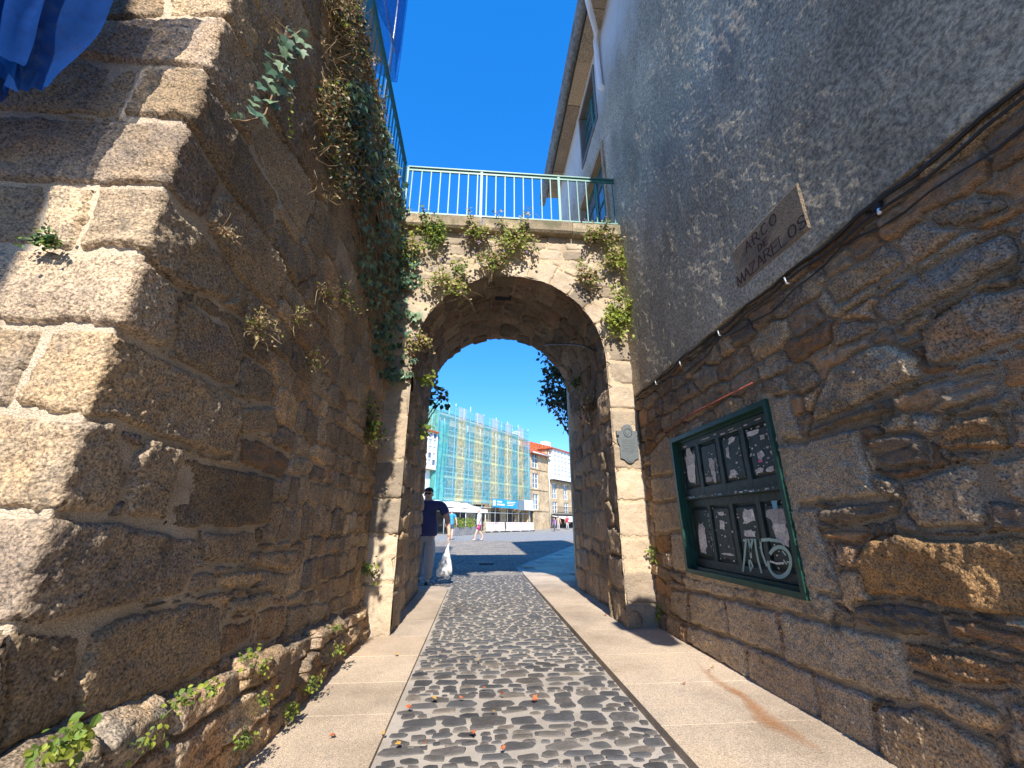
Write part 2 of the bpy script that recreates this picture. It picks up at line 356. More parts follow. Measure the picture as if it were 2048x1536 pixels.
        p = prof[a0:a1, b0:b1]; H = np.where(own, (hs + depth) * p - depth, -depth - 0.004)
        qd = (own[:-1, :-1] | own[1:, :-1] | own[1:, 1:] | own[:-1, 1:]) & vd[:-1, :-1] & vd[1:, :-1] & vd[1:, 1:] & vd[:-1, 1:]
        if not qd.any(): continue
        qd = biggest(qd)
        X = mapf(sU, sV, H); nn = b1 - b0
        qi, qj = np.where(qd); base = qi * nn + qj; Q = np.stack([base, base + nn, base + nn + 1, base + 1], 1)
        used, invx = np.unique(Q, return_inverse=True); VV = np.stack([c.ravel()[used] for c in X], 1)
        quadobj(name, VV, invx.reshape(Q.shape), matf(inv.get(L), uc, vc, rs), parent); n += 1
    # mortar bed behind the stones
    k = mres; mu, mv = U[::k, ::k], V[::k, ::k]; vd = valid[::k, ::k]
    X = mapf(mu, mv, -md + 0.005 * fbm(mu * 14, mv * 14, 3, seed + 77)); nn = mu.shape[1]
    qd = vd[:-1, :-1] & vd[1:, :-1] & vd[1:, 1:] & vd[:-1, 1:]; qi, qj = np.where(qd); base = qi * nn + qj
    quadobj('mortar_bed', np.stack([c.ravel() for c in X], 1), np.stack([base, base + nn, base + nn + 1, base + 1], 1), mortar, parent)
    return n

# ---------------------------------------------------------------- left wall (sunlit end face + long shaded side face, one unfolded sheet)
def Lf(pts): return [(float(onY(x, y, LY)[0] - LX), float(onY(x, y, LY)[2])) for x, y in pts]
def Ls(pts): return [(float(onX(x, y, LX)[1] - LY), float(onX(x, y, LX)[2])) for x, y in pts]
def snapc(poly, s): return [((0.03 * s if abs(u) < 0.07 else u), v) for u, v in poly]
LP = []
for k, p in [('q0', [(340, -60), (480, -80), (457, 33), (330, 28)]), ('f0', [(-100, -60), (335, -60), (325, 28), (-100, 50)]),
             ('q1', [(-100, 60), (330, 33), (457, 38), (402, 135), (125, 108), (-100, 90)]),
             ('q2', [(285, 128), (402, 140), (372, 240), (240, 228)]), ('f2', [(-100, 100), (120, 112), (280, 128), (235, 228), (-100, 215)]),
             ('q3', [(-100, 222), (372, 245), (328, 372), (-100, 357)]),
             ('q4', [(195, 372), (325, 378), (272, 497), (152, 494)]), ('f4', [(92, 366), (190, 371), (148, 494), (75, 494)]), ('f4b', [(-100, 365), (88, 366), (70, 494), (-100, 490)]),
             ('q5', [(-100, 497), (270, 503), (225, 648), (-100, 636)]),
             ('q6', [(97, 650), (225, 652), (190, 835), (10, 818)]), ('f6', [(-100, 640), (92, 650), (5, 818), (-100, 815)]),
             ('q7', [(-100, 822), (190, 840), (115, 1026), (-100, 1024)]), ('q8', [(-100, 1032), (115, 1030), (28, 1240), (-100, 1290)])]:
    LP.append((k, snapc(Lf(p), 1)))
for k, p in [('q0', [(470, -60), (520, 90), (500, 120), (457, 35)]), ('q1', [(457, 37), (500, 126), (535, 240), (505, 262), (508, 300), (450, 213), (402, 138)]),
             ('q2', [(405, 140), (450, 215), (505, 305), (558, 400), (553, 448), (525, 460), (458, 378), (375, 243)]),
             ('q3', [(372, 245), (435, 345), (442, 370), (424, 432), (410, 445), (328, 375)]),
             ('s10', [(438, 391), (458, 380), (548, 493), (569, 536), (552, 622), (528, 606), (478, 551), (427, 469), (419, 442)]),
             ('q4', [(327, 378), (370, 432), (470, 530), (480, 575), (470, 600), (362, 582), (272, 500)]),
             ('q5', [(272, 500), (310, 530), (357, 580), (352, 650), (335, 700), (300, 690), (225, 650)]),
             ('q6', [(225, 650), (300, 695), (370, 730), (440, 768), (480, 800), (480, 840), (465, 915), (380, 898), (280, 862), (190, 838)]),
             ('q7', [(190, 838), (232, 848), (258, 925), (250, 990), (215, 1032), (115, 1028)]),
             ('q8', [(115, 1030), (250, 1040), (340, 1062), (400, 1070), (395, 1145), (370, 1190), (240, 1220), (100, 1248), (30, 1240)]),
             ('s7', [(362, 592), (458, 649), (480, 700), (475, 770), (440, 765), (370, 725), (350, 700)]),
             ('s2', [(248, 858), (300, 868), (290, 900), (255, 890)]), ('s3', [(300, 875), (357, 895), (362, 913), (345, 1008), (335, 1043), (250, 1033), (260, 968), (270, 923)]),
             ('s4', [(367, 910), (540, 948), (545, 968), (537, 1048), (515, 1058), (345, 1058), (345, 1018)]),
             ('s12', [(515, 313), (509, 266), (544, 243), (591, 317), (622, 368), (622, 419), (607, 470), (563, 403)]),
             ('s13', [(556, 434), (610, 505), (622, 551), (591, 571), (571, 536), (552, 493)]), ('s14', [(622, 430), (642, 454), (650, 512), (634, 528), (610, 473)]),
             ('s15', [(493, 583), (528, 606), (552, 630), (587, 669), (583, 731), (536, 700), (490, 649), (497, 610)]), ('s16', [(490, 705), (548, 750), (544, 805), (484, 800), (482, 760)]),
             ('s17', [(485, 813), (545, 808), (557, 845), (555, 868), (482, 868)]), ('purple', [(483, 871), (520, 878), (585, 913), (565, 958), (485, 928)]),
             ('s20', [(25, 1245), (95, 1258), (170, 1268), (155, 1355), (145, 1430), (0, 1528)]),
             ('s21', [(185, 1268), (240, 1233), (370, 1203), (447, 1208), (442, 1328), (250, 1418), (150, 1453), (155, 1368), (175, 1308)]),
             ('s22', [(410, 1063), (515, 1063), (515, 1088), (495, 1128), (405, 1128)]), ('s23', [(500, 1103), (600, 1098), (590, 1143), (500, 1138)]),
             ('s24', [(375, 1148), (435, 1138), (440, 1183), (385, 1193)]), ('s25', [(445, 1143), (520, 1138), (520, 1168), (450, 1183)]),
             ('s26', [(457, 1198), (545, 1178), (550, 1208), (455, 1233)]), ('s27', [(450, 1248), (512, 1233), (505, 1283), (445, 1313)]),
             ('s28', [(520, 1218), (570, 1208), (565, 1273), (515, 1288)]), ('s29', [(575, 1213), (617, 1208), (617, 1253), (575, 1268)]),
             ('s30', [(622, 1208), (655, 1203), (650, 1238), (620, 1253)]), ('s31', [(660, 1198), (680, 1190), (692, 1218), (660, 1228)])]:
    LP.append((k, snapc(Ls(p), -1) if k[0] == 'q' else Ls(p)))
WTOP = 5.42
def Lmap(U, V, H):
    r = 0.022; t = np.clip((U + r) / (2 * r), 0, 1) * math.pi / 2
    cx, cy = LX - r, LY + r
    px = np.where(U < -r, LX + U, np.where(U > r, LX, cx + r * np.sin(t))); py = np.where(U < -r, LY, np.where(U > r, LY + U, cy - r * np.cos(t)))
    return px + np.sin(t) * H, py - np.cos(t) * H, V
left_wall = empty('stone_wall', (LX, LY, 0), label='tall granite block wall with a sunlit end face, ivy hanging along its top', cat='wall')
left_wall_parent = left_wall
class _Loc:  # children keep world coordinates
    pass
def wparent(o, root):
    o.matrix_parent_inverse = root.matrix_world.inverted(); return o
left_wall.location = (0, 0, 0)
rs = np.random.default_rng(3)
lw_seeds = row_seeds(-1.4, 1.0, 0, WTOP + .1, lambda v: 0.28, lambda u, v: 0.5 if u < 0 else 0.42, rs)
lw_seeds = [s for s in lw_seeds if s[0] < 0.95] + [s for s in row_seeds(0.95, 3.75, 0, WTOP + .1, lambda v: 0.17 if v < 2.2 else 0.24, lambda u, v: (0.2 if v < 2.2 else 0.36), rs)]
def Lmat(k, u, v, r_):
    if k == 'purple': return M['slate_rubble']
    if u < 0.9 and v > 0.6: return M['granite']
    return M['rubble'] if r_.random() < 0.7 else M['granite']
def Lsty(k, u, v):
    if k and k[0] == 'q': return dict(amp=0.007, off=0.004, fine=1.1, tilt=0.02)
    return {}
masonry(left_wall, -1.3, 3.72, 0.0, WTOP, 0.0105, LP, Lmap, Lmat, M['mortar_light'], lw_seeds, seed=11, stylef=Lsty, md=0.016, depth=0.032, rw=0.013, amp=0.005, jw=0.0095, off=(-0.003, 0.013), fine=0.0042)
# earth and rubble core behind the facing, closed on every side
boxobj('wall_core', (-6.0, LY + 0.06, 0.0), (LX - 0.06, 8.36, WTOP - 0.06), M['mortar'], left_wall)
boxobj('wall_core', (-6.0, 0.9, 0.0), (-2.5, LY + 0.05, 3.2), M['mortar'], left_wall)
# coping slabs under the railing
for i, (a, b) in enumerate([(1.2, 2.1), (2.11, 2.95), (2.96, 3.9), (3.91, 4.9)]):
    boxobj('coping_slab', (-1.75, a, WTOP - 0.03), (LX + 0.06, b, WTOP + 0.05), M['cornice'], left_wall)
# projecting plinth along the foot
PX = LX + 0.085
pts_top = np.array([Ls([p])[0] for p in [(715, 1218), (600, 1270), (500, 1313), (350, 1380), (200, 1453), (30, 1518)]]); pts_top = pts_top[np.argsort(pts_top[:, 0])]
def ptop(u): return np.interp(u, pts_top[:, 0], pts_top[:, 1]) - 0.02
def Pmap(U, V, H):
    # V in 0..1 : 0..0.8 is the face, 0.8..1 rolls over the top back to the wall
    t = np.clip((V - 0.78) / 0.22, 0, 1); zt = ptop(U); zz = np.where(V < 0.78, zt * V / 0.78, zt + 0.03 * np.sin(t * math.pi / 2))
    nx = np.cos(t * math.pi / 2); return PX - 0.11 * t + nx * H, LY + U, zz + np.sin(t * math.pi / 2) * H
psd = []
u = -0.05
while u < 3.7:
    wd = rs.uniform(0.28, 0.5); psd += [(u + wd / 2, 0.86, wd, 0.5)]; u += wd
u = -0.1
while u < 3.7:
    wd = rs.uniform(0.2, 0.45); psd += [(u + wd / 2, 0.42, wd, 0.3)]; u += wd
u = -0.2
while u < 3.7:
    wd = rs.uniform(0.2, 0.5); psd += [(u + wd / 2, 0.1, wd, 0.32)]; u += wd
plinth = masonry(left_wall, 0.0, 3.7, 0.0, 1.0, 0.016, [], Pmap, lambda k, u, v, r_: M['rubble'], M['mortar_dark'], psd, seed=23, amp=0.016, off=(-0.02, 0.03), fine=0.004, warp=0.02, name='plinth_stone')

# ---------------------------------------------------------------- right house: rubble ground storey, window opening, rendered upper storey
house = empty('rendered_house', (0, 0, 0), label='tall house with dark weathered render above a rubble stone ground storey', cat='building')
def Rr(pts): return [(float(onR(x, y)[1]), float(onR(x, y)[2])) for x, y in pts]
RP = [('L1', [(1373, 1248), (1488, 1288), (1497, 1363), (1373, 1286)]), ('L2', [(1494, 1288), (1621, 1341), (1636, 1450), (1499, 1366)]),
      ('L3', [(1623, 1343), (1740, 1392), (1747, 1458), (1760, 1531), (1731, 1523), (1638, 1450)]), ('L4', [(1756, 1407), (1848, 1418), (1987, 1487), (2040, 1600), (1790, 1600), (1756, 1469)]),
      ('M1', [(1344, 1180), (1373, 1180), (1373, 1242), (1340, 1224)]), ('M2', [(1377, 1184), (1442, 1195), (1455, 1273), (1379, 1244)]), ('M3', [(1446, 1195), (1552, 1222), (1563, 1315), (1459, 1275)]),
      ('M4', [(1556, 1222), (1672, 1250), (1800, 1279), (1819, 1374), (1822, 1410), (1742, 1388), (1572, 1319)]),
      ('N1', [(1360, 1150), (1464, 1171), (1468, 1195), (1442, 1193), (1373, 1180)]), ('N2', [(1466, 1169), (1610, 1186), (1658, 1191), (1667, 1228), (1658, 1246), (1552, 1218), (1470, 1195)]),
      ('O1', [(1709, 1206), (1793, 1206), (1881, 1228), (1888, 1275), (1797, 1275), (1720, 1253)]), ('O2', [(1893, 1233), (1957, 1246), (2060, 1268), (2060, 1315), (1899, 1275)]),
      ('O3', [(1800, 1282), (1855, 1286), (2060, 1330), (2060, 1374), (1939, 1374), (1819, 1337)]), ('O4', [(1819, 1359), (1921, 1392), (1990, 1428), (2005, 1461), (1987, 1472), (1826, 1410)]),
      ('O5', [(2012, 1403), (2060, 1410), (2060, 1536), (2023, 1536), (2008, 1480)]),
      ('P1', [(1555, 893), (1712, 857), (1732, 920), (1740, 955), (1766, 992), (1578, 1010)]), ('P2', [(1580, 1014), (1629, 1011), (1640, 1069), (1686, 1190), (1605, 1186)]),
      ('P3', [(1536, 793), (1575, 787), (1608, 874), (1555, 890)]), ('P4', [(1713, 1112), (1752, 1078), (1800, 1066), (1846, 1075), (1967, 1072), (2060, 1066), (2060, 1240), (1900, 1220), (1830, 1200), (1737, 1190)]),
      ('P5', [(1795, 960), (1924, 929), (1944, 943), (1972, 1041), (1970, 1052), (1838, 1058), (1818, 1035)]), ('P6', [(1640, 1021), (1686, 1006), (1795, 995), (1800, 1012), (1789, 1032), (1715, 1049), (1646, 1049)]),
      ('P7', [(1646, 1061), (1732, 1059), (1740, 1072), (1720, 1088), (1649, 1081)]), ('P8', [(1875, 857), (1904, 834), (1984, 823), (1998, 843), (2015, 892), (2001, 900), (1878, 906)]),
      ('P9', [(1737, 883), (1818, 863), (1852, 872), (1858, 929), (1763, 938), (1740, 909)]), ('P10', [(1970, 915), (2060, 903), (2060, 1018), (2010, 998), (1981, 955)]),
      ('P11', [(1620, 852), (1778, 794), (1783, 823), (1614, 875)]), ('P13', [(1628, 820), (1655, 745), (1700, 712), (1766, 682), (1830, 714), (1834, 755), (1777, 787), (1625, 847)]),
      ('P12', [(1789, 794), (1858, 765), (1998, 735), (1992, 792), (1878, 829), (1789, 823)]), ('P14', [(2007, 817), (2060, 814), (2060, 897), (2021, 895)]),
      ('U1', [(1739, 615), (1796, 575), (1862, 535), (2008, 467), (2026, 480), (2038, 510), (1898, 591), (1769, 653)]), ('U2', [(1790, 558), (1928, 459), (1958, 464), (1952, 480), (1808, 556)]),
      ('U3', [(1793, 668), (1802, 650), (1862, 621), (1859, 638), (1808, 671)]), ('U4', [(1841, 665), (1862, 644), (1940, 588), (2060, 570), (2060, 668), (1925, 719), (1850, 731)]),
      ('U6', [(1844, 429), (1904, 399), (2008, 387), (2008, 420), (1907, 456), (1856, 450)]), ('U7', [(1640, 570), (1739, 510), (1766, 486), (1799, 504), (1802, 528), (1754, 564), (1667, 609)]),
      ('U8', [(1673, 641), (1745, 638), (1754, 659), (1664, 701)]),
      ('V1', [(1301, 956), (1350, 948), (1358, 997), (1306, 1005)]), ('V2', [(1306, 1008), (1361, 999), (1369, 1059), (1309, 1067)]), ('V3', [(1309, 1070), (1336, 1067), (1341, 1103), (1314, 1108)]),
      ('V4', [(1340, 1067), (1371, 1062), (1378, 1141), (1346, 1144)]), ('V5', [(1330, 868), (1349, 883), (1350, 945), (1301, 953), (1298, 907)])]
RP = [(k, Rr(p)) for k, p in RP]
WY0, WY1, WZ0, WZ1 = 2.658, 4.18, 0.702, 1.985     # window opening
PLZ = 2.762                                        # lower edge of the render
def Rmap(U, V, H): return RX0 + RS * (U - 2) - H, U + 0 * H, V
rs = np.random.default_rng(5)
rw_seeds = row_seeds(0.3, 5.2, 0, PLZ + .1, lambda v: 0.16, lambda u, v: 0.3 if v > 2 else 0.24, rs)
ROUGH = {'P8', 'P9', 'P6', 'P12', 'O3', 'O2', 'P11', 'P7', 'U3', 'O1'}
DRESSED = {'L1', 'L2', 'L3', 'M1', 'M2', 'M3', 'M4', 'N1', 'N2', 'P1', 'P2', 'P3', 'V1', 'V2', 'V4', 'V5', 'U2'}
M['dressed'] = stone_mat('dressed_window_stone', [(0.46, 0.39, 0.31), (0.38, 0.32, 0.25), (0.42, 0.36, 0.285), (0.36, 0.3, 0.24)], grain=120, obj_var=0.4, gain=1.15, stain=[LICHEN])
M['orange'] = stone_mat('iron_stained_stone', [(0.27, 0.17, 0.085), (0.33, 0.21, 0.11), (0.22, 0.14, 0.08)], grain=110, gain=1.25, stain=[LICHEN])
def Rmat(k, u, v, r_):
    if k in ('P4', 'V3', 'P8', 'O3'): return M['orange']
    if k in DRESSED: return M['dressed']
    if k in ROUGH: return M['slate_rubble']
    if k: return M['rubble']
    return M['slate_rubble'] if r_.random() < 0.45 else M['rubble']
def Rsty(k, u, v):
    if k in DRESSED: return dict(amp=0.004, off=0.006, tilt=0.012, fine=1.3)
    if k in ROUGH: return dict(amp=0.015, freq=(3, 15), off=0.01, fine=1.2, ridge=True)
    if k == 'P4': return dict(amp=0.02, freq=(2.5, 2.5), off=0.0)
    return dict(amp=0.009, fine=1.15, ridge=True)
def Rmask(U, V): return ~((U > WY0) & (U < WY1) & (V > WZ0) & (V < WZ1))
def Rsnap(U, V):
    du = np.where(np.abs(U - WY0) < np.abs(U - WY1), WY0, WY1); dv = np.where(np.abs(V - WZ0) < np.abs(V - WZ1), WZ0, WZ1)
    useu = np.abs(U - du) < np.abs(V - dv); return np.where(useu, du, U), np.where(useu, V, dv)
masonry(house, 0.35, 5.14, 0.0, PLZ + 0.02, 0.0105, RP, Rmap, Rmat, M['mortar'], rw_seeds, mask=Rmask, snap=Rsnap, seed=31, stylef=Rsty, md=0.026, depth=0.05, amp=0.009, jw=0.009, rw=0.015, off=(-0.006, 0.018), fine=0.0055)
# solid ground storey behind the facing with the window niche left open
for lo, hi in [((rx(0) + .05, -3.0, 0), (3.2, WY0, PLZ)), ((rx(4) + .05, WY1, 0), (3.2, 8.9, PLZ)), ((rx(3) + .05, WY0, 0), (3.2, WY1, WZ0)), ((rx(3) + .05, WY0, WZ1), (3.2, WY1, PLZ)), ((rx(3) + .22, WY0, WZ0), (3.2, WY1, WZ1))]:
    boxobj('wall_core', lo, hi, M['mortar'], house)
for lo, hi in [((rx(3), WY0 - .06, WZ0 - .05), (rx(3) + .06, WY0, WZ1 + .05)), ((rx(3), WY1, WZ0 - .05), (rx(3) + .06, WY1 + .06, WZ1 + .05)), ((rx(3), WY0, WZ1), (rx(3) + .06, WY1, WZ1 + .06)), ((rx(3), WY0, WZ0 - .06), (rx(3) + .06, WY1, WZ0))]:
    boxobj('window_reveal', lo, hi, M['dressed'], house)
# plain continuation of the ground storey behind the camera
boxobj('ground_storey', (rx(-2) - .01, -3.0, 0), (rx(-2) + .2, 0.36, PLZ), M['rubble'], house)

# render
def plaster():
    m, n, l, b, out = newmat('weathered_render')
    tc = n.new('ShaderNodeTexCoord'); co = tc.outputs['Object']
    mp = n.new('ShaderNodeMapping'); mp.inputs['Scale'].default_value = (1, 1.25, 0.75); l.new(co, mp.inputs[0])
    s1 = N(n, 'ShaderNodeTexNoise', Scale=0.85, Detail=10.0, Roughness=0.68); l.new(mp.outputs[0], s1.inputs['Vector'])
    c1 = ramp(n, [(0.3, (0.25, 0.205, 0.14)), (0.46, (0.39, 0.325, 0.228)), (0.6, (0.5, 0.42, 0.3)), (0.74, (0.62, 0.53, 0.4))]); l.new(s1.outputs[0], c1.inputs[0])
    s2 = N(n, 'ShaderNodeTexNoise', Scale=42.0, Detail=5.0, Roughness=0.75); l.new(co, s2.inputs['Vector'])
    c2 = ramp(n, [(0.38, (0.22, 0.22, 0.22)), (0.5, (0.9, 0.9, 0.9)), (0.62, (1.75, 1.72, 1.66))]); l.new(s2.outputs[0], c2.inputs[0])
    col = mixc(n, l, 'MULTIPLY', 0.7, c1.outputs[0], c2.outputs[0])
    # old whitewash left under the eaves
    sx = n.new('ShaderNodeSeparateXYZ'); l.new(co, sx.inputs[0]); mr = N(n, 'ShaderNodeMapRange'); mr.inputs[1].default_value = 6.3; mr.inputs[2].default_value = 9.3
    l.new(sx.outputs['Z'], mr.inputs[0])
    ws = N(n, 'ShaderNodeTexNoise', Scale=1.2, Detail=8.0, Roughness=0.7); l.new(mp.outputs[0], ws.inputs['Vector'])
    ad = N(n, 'ShaderNodeMath', operation='ADD'); l.new(mr.outputs[0], ad.inputs[0]); l.new(ws.outputs[0], ad.inputs[1])
    wr = ramp(n, [(0.72, (0, 0, 0)), (1.0, (1, 1, 1))]); md_ = N(n, 'ShaderNodeMath', operation='MULTIPLY'); md_.inputs[1].default_value = 0.72; l.new(ad.outputs[0], md_.inputs[0]); l.new(md_.outputs[0], wr.inputs[0])
    col = mixc(n, l, 'MIX', wr.outputs[0], col, (0.6, 0.58, 0.54))
    # rusty washes
    rn = N(n, 'ShaderNodeTexNoise', Scale=0.9, Detail=6.0); l.new(mp.outputs[0], rn.inputs['Vector']); rr = ramp(n, [(0.6, (0, 0, 0)), (0.74, (0.45, 0.45, 0.45))]); l.new(rn.outputs[0], rr.inputs[0])
    col = mixc(n, l, 'MIX', rr.outputs[0], col, (0.2, 0.15, 0.12))
    l.new(col, b.inputs['Base Color']); b.inputs['Roughness'].default_value = 0.8; b.inputs['Specular IOR Level'].default_value = 0.35
    b1 = N(n, 'ShaderNodeTexNoise', Scale=70.0, Detail=6.0, Roughness=0.7); l.new(co, b1.inputs['Vector'])
    bp = n.new('ShaderNodeBump'); bp.inputs['Strength'].default_value = 0.75; bp.inputs['Distance'].default_value = 0.012
    l.new(b1.outputs[0], bp.inputs['Height']); l.new(bp.outputs[0], b.inputs['Normal']); return m
M['render'] = plaster()
EAVE, HEND = 9.89, 9.0
WIN1 = (5.46, 6.45, 8.3, 9.52); WIN2 = (5.37, 6.86, 5.57, 7.45)
def plaster_mesh():
    res = 0.02; us = np.arange(-3.0, HEND + res, res); vs_ = np.arange(PLZ - 0.015, EAVE + res, res)
    for (a, b, c, d_) in (WIN1, WIN2):
        for q in (a, b): us[np.argmin(np.abs(us - q))] = q
        for q in (c, d_): vs_[np.argmin(np.abs(vs_ - q))] = q
    U, V = np.meshgrid(us, vs_, indexing='ij')
    H = 0.03 + 0.02 * fbm(U * 0.7, V * 0.7, 3, 5) + 0.004 * fbm(U * 7, V * 7, 3, 8) + 0.005 * fbm(U * 24, V * 24, 2, 9) + 0.0035 * (np.random.default_rng(2).random(U.shape) - 0.5)
    V2 = V.copy(); V2[:, 0] += 0.02 * fbm(us * 4, us * 0, 3, 4)
    X = (RX0 + RS * (U - 2) - H); nn = U.shape[1]
    ok = np.ones((U.shape[0] - 1, nn - 1), bool); cu = (U[:-1, :-1] + U[1:, 1:]) / 2; cv = (V[:-1, :-1] + V[1:, 1:]) / 2
    for (a, b, c, d_) in (WIN1, WIN2): ok &= ~((cu > a) & (cu < b) & (cv > c) & (cv < d_))
    qi, qj = np.where(ok); base = qi * nn + qj
    VV = np.stack([X.ravel(), U.ravel(), V2.ravel()], 1); Q = np.stack([base, base + nn, base + nn + 1, base + 1], 1)
    # turn the lower edge back into the wall
    low = np.arange(U.shape[0]) * nn; nb = len(VV); VV = np.vstack([VV, np.stack([rx(us) + 0.06, us, V2[:, 0] + 0.004], 1)])
    a = np.arange(U.shape[0] - 1); Q2 = np.stack([low[a], nb + a, nb + a + 1, low[a + 1]], 1)
    quadobj('render_coat', VV, np.vstack([Q, Q2]), M['render'], house)
plaster_mesh()
for lo, hi in [((rx(0) + .06, -3.0, PLZ), (4.5, 5.1, EAVE)), ((rx(5) + .3, 5.1, PLZ), (4.5, HEND - .02, EAVE)), ((rx(7) + .1, 6.96, PLZ), (rx(7) + .35, HEND - .02, EAVE)), ((rx(5) + .1, 5.1, PLZ), (rx(5) + .35, 6.96, 5.45)), ((rx(5) + .1, 5.1, 7.55), (rx(5) + .35, 6.96, 8.2))]:
    boxobj('wall_core', lo, hi, M['mortar'], house)
boxobj('end_wall', (rx(HEND) - .02, HEND - 0.02, 0), (4.5, HEND + .12, EAVE), M['render'], house)
# upper windows
def house_window(nm, W, rows, cols):
    y0, y1, z0, z1 = W; xm = rx((y0 + y1) / 2); f = MB()
    wn = MB(); t = 0.09
    for lo, hi in [((y0 - t, z0 - t), (y0, z1 + t)), ((y1, z0 - t), (y1 + t, z1 + t)), ((y0, z1), (y1, z1 + t)), ((y0, z0 - t), (y1, z0))]:
        wn.bbox((xm - .055, lo[0], lo[1]), (xm + .14, hi[0], hi[1]))
    w_ = wn.build('window', M['timber_beige'] if nm == 2 else M['render_trim'], house)
    fr = MB()
    fw_ = 0.05; x0, x1 = xm + .06, xm + .1
    for lo, hi in [((y0, z0), (y0 + fw_, z1)), ((y1 - fw_, z0), (y1, z1)), ((y0 + fw_, z1 - fw_), (y1 - fw_, z1)), ((y0 + fw_, z0), (y1 - fw_, z0 + fw_)), (((y0 + y1) / 2 - .04, z0 + fw_), ((y0 + y1) / 2 + .04, z1 - fw_))]:
        fr.bbox((x0, lo[0], lo[1]), (x1, hi[0], hi[1]))
    for i in range(1, rows): z = z0 + (z1 - z0) * i / rows; fr.bbox((x0 + .006, y0 + fw_, z - .012), (x1 - .006, y1 - fw_, z + .012))
    fr.build('window_frame', M['iron_green'], w_)
    for c in range(cols):
        for r_ in range(rows):
            a = y0 + (y1 - y0) * c / cols; b = y0 + (y1 - y0) * (c + 1) / cols; z = z0 + (z1 - z0) * r_ / rows; z2 = z0 + (z1 - z0) * (r_ + 1) / rows
            boxobj('pane', (x1 - .015, a + .02, z + .013), (x1 - .01, b - .02, z2 - .013), M['glass'], w_)
M['render_trim'] = plain('window_trim', (0.16, 0.14, 0.12), 0.7)
house_window(1, WIN1, 4, 2); house_window(2, WIN2, 5, 2)
# eaves: stone slabs, gutter, downpipe, roof
GX = 1.62
for i in range(11):
    a = -0.8 + i * 0.9
    boxobj('eave_slab', (GX + .12, a, EAVE - 0.05 + 0.01 * (i % 2)), (3.2, a + 0.89, EAVE + 0.07), M['timber_beige'], house)
gut = MB(); gut.tube([(GX + .03, -0.8, EAVE + 0.03), (GX + .03, HEND + 0.4, EAVE + 0.0)], 0.075, 10); gut.build('gutter', M['gutter'] if 'gutter' in M else plain('mossy_gutter', (0.2, 0.2, 0.18), 0.8, 0, 0.6, 14), house, True)
roof = MB(); roof.prism([(GX - .03, EAVE + .1), (4.6, EAVE + 1.5), (4.6, EAVE + 1.62), (GX - .06, EAVE + .2)], (0, -0.8, 0), (1, 0, 0), (0, 0, 1), (0, HEND + 1.15, 0)); roof.build('roof', plain('roof_tile_edge', (0.22, 0.19, 0.16), 0.9, 0, 0.5, 6), house)
dp = [(GX + .03, 4.37, EAVE - .03), (GX + .05, 4.42, EAVE - .16), (GX + .16, 4.6, EAVE - .2), (rx(4.7) - .1, 4.91, EAVE - .13), (rx(4.8) - .09, 5.0, EAVE - .26), (rx(4.8) - .09, 5.0, 8.48), (rx(4.8) + .02, 5.0, 8.38)]
tubeobj('downpipe', dp, 0.05, M['white_plastic'], house, 10)

# ================================================================ GATEWAY
AY0, AY1 = 5.05, 8.4
AXL, AXR, AZS = -0.9, 1.70, 3.22
ACX, AR = (AXL + AXR) / 2, (AXR - AXL) / 2
SLB = 5.22                                # underside of the cornice slabs
arch = empty('stone_gateway', (0, 0, 0), label='old stone town gateway with round arch spanning the cobbled lane', cat='gateway')
XR_A = 2.12
def Amask(U, V): return ~(((V <= AZS) & (U > AXL) & (U < AXR)) | ((V > AZS) & ((U - ACX) ** 2 + (V - AZS) ** 2 < AR ** 2)))
def Asnap(U, V):
    dx = U - ACX; dz = V - AZS; r_ = np.sqrt(dx * dx + dz * dz) + 1e-9
    ua = ACX + dx / r_ * AR; va = AZS + dz / r_ * AR; us_ = np.where(U < ACX, AXL, AXR)
    return np.where(V > AZS, ua, us_), np.where(V > AZS, va, V)
def Ay(pts): return [(float(onY(x, y, AY0)[0]), float(onY(x, y, AY0)[2])) for x, y in pts]
AP = []
# left pier blocks (joints read off the photograph), right pier blocks
zl = [0.0, 0.52, 1.02, 1.42, 1.86, 2.42, 2.86, 3.24]
for i in range(len(zl) - 1): AP.append((f'lp{i}', [(LX - .1, zl[i] + .006), (AXL + .05, zl[i] + .006), (AXL + .05, zl[i + 1] - .006), (LX - .1, zl[i + 1] - .006)]))
zr = [0.0, 0.28, 0.62, 0.98, 1.4, 1.78, 2.1, 2.56, 2.92, 3.24]
for i in range(len(zr) - 1): AP.append((f'rp{i}', [(AXR - .05, zr[i] + .006), (XR_A + .1, zr[i] + .006), (XR_A + .1, zr[i + 1] - .006), (AXR - .05, zr[i + 1] - .006)]))
rs = np.random.default_rng(9); th = 0.0; vi = 0
ang = [0]
while ang[-1] < 172: ang.append(ang[-1] + rs.uniform(9, 15))
ang[-1] = 180
for a, b in zip(ang[:-1], ang[1:]):
    ro = AR + rs.uniform(0.26, 0.36); g = 0.35
    P = [(ACX + rr * math.cos(R(t)), AZS + 0.02 + rr * math.sin(R(t))) for rr, t in ((AR - .06, a + g), (ro, a + g), (ro, (a + b) / 2), (ro, b - g), (AR - .06, b - g), (AR - .06, (a + b) / 2))]
    AP.append((f'v{vi}', P)); vi += 1
arch_seeds = row_seeds(LX - .2, XR_A + .1, 3.1, SLB + .1, lambda v: 0.15, lambda u, v: 0.3, rs)
def Amap(U, V, H): return U, AY0 - H, V
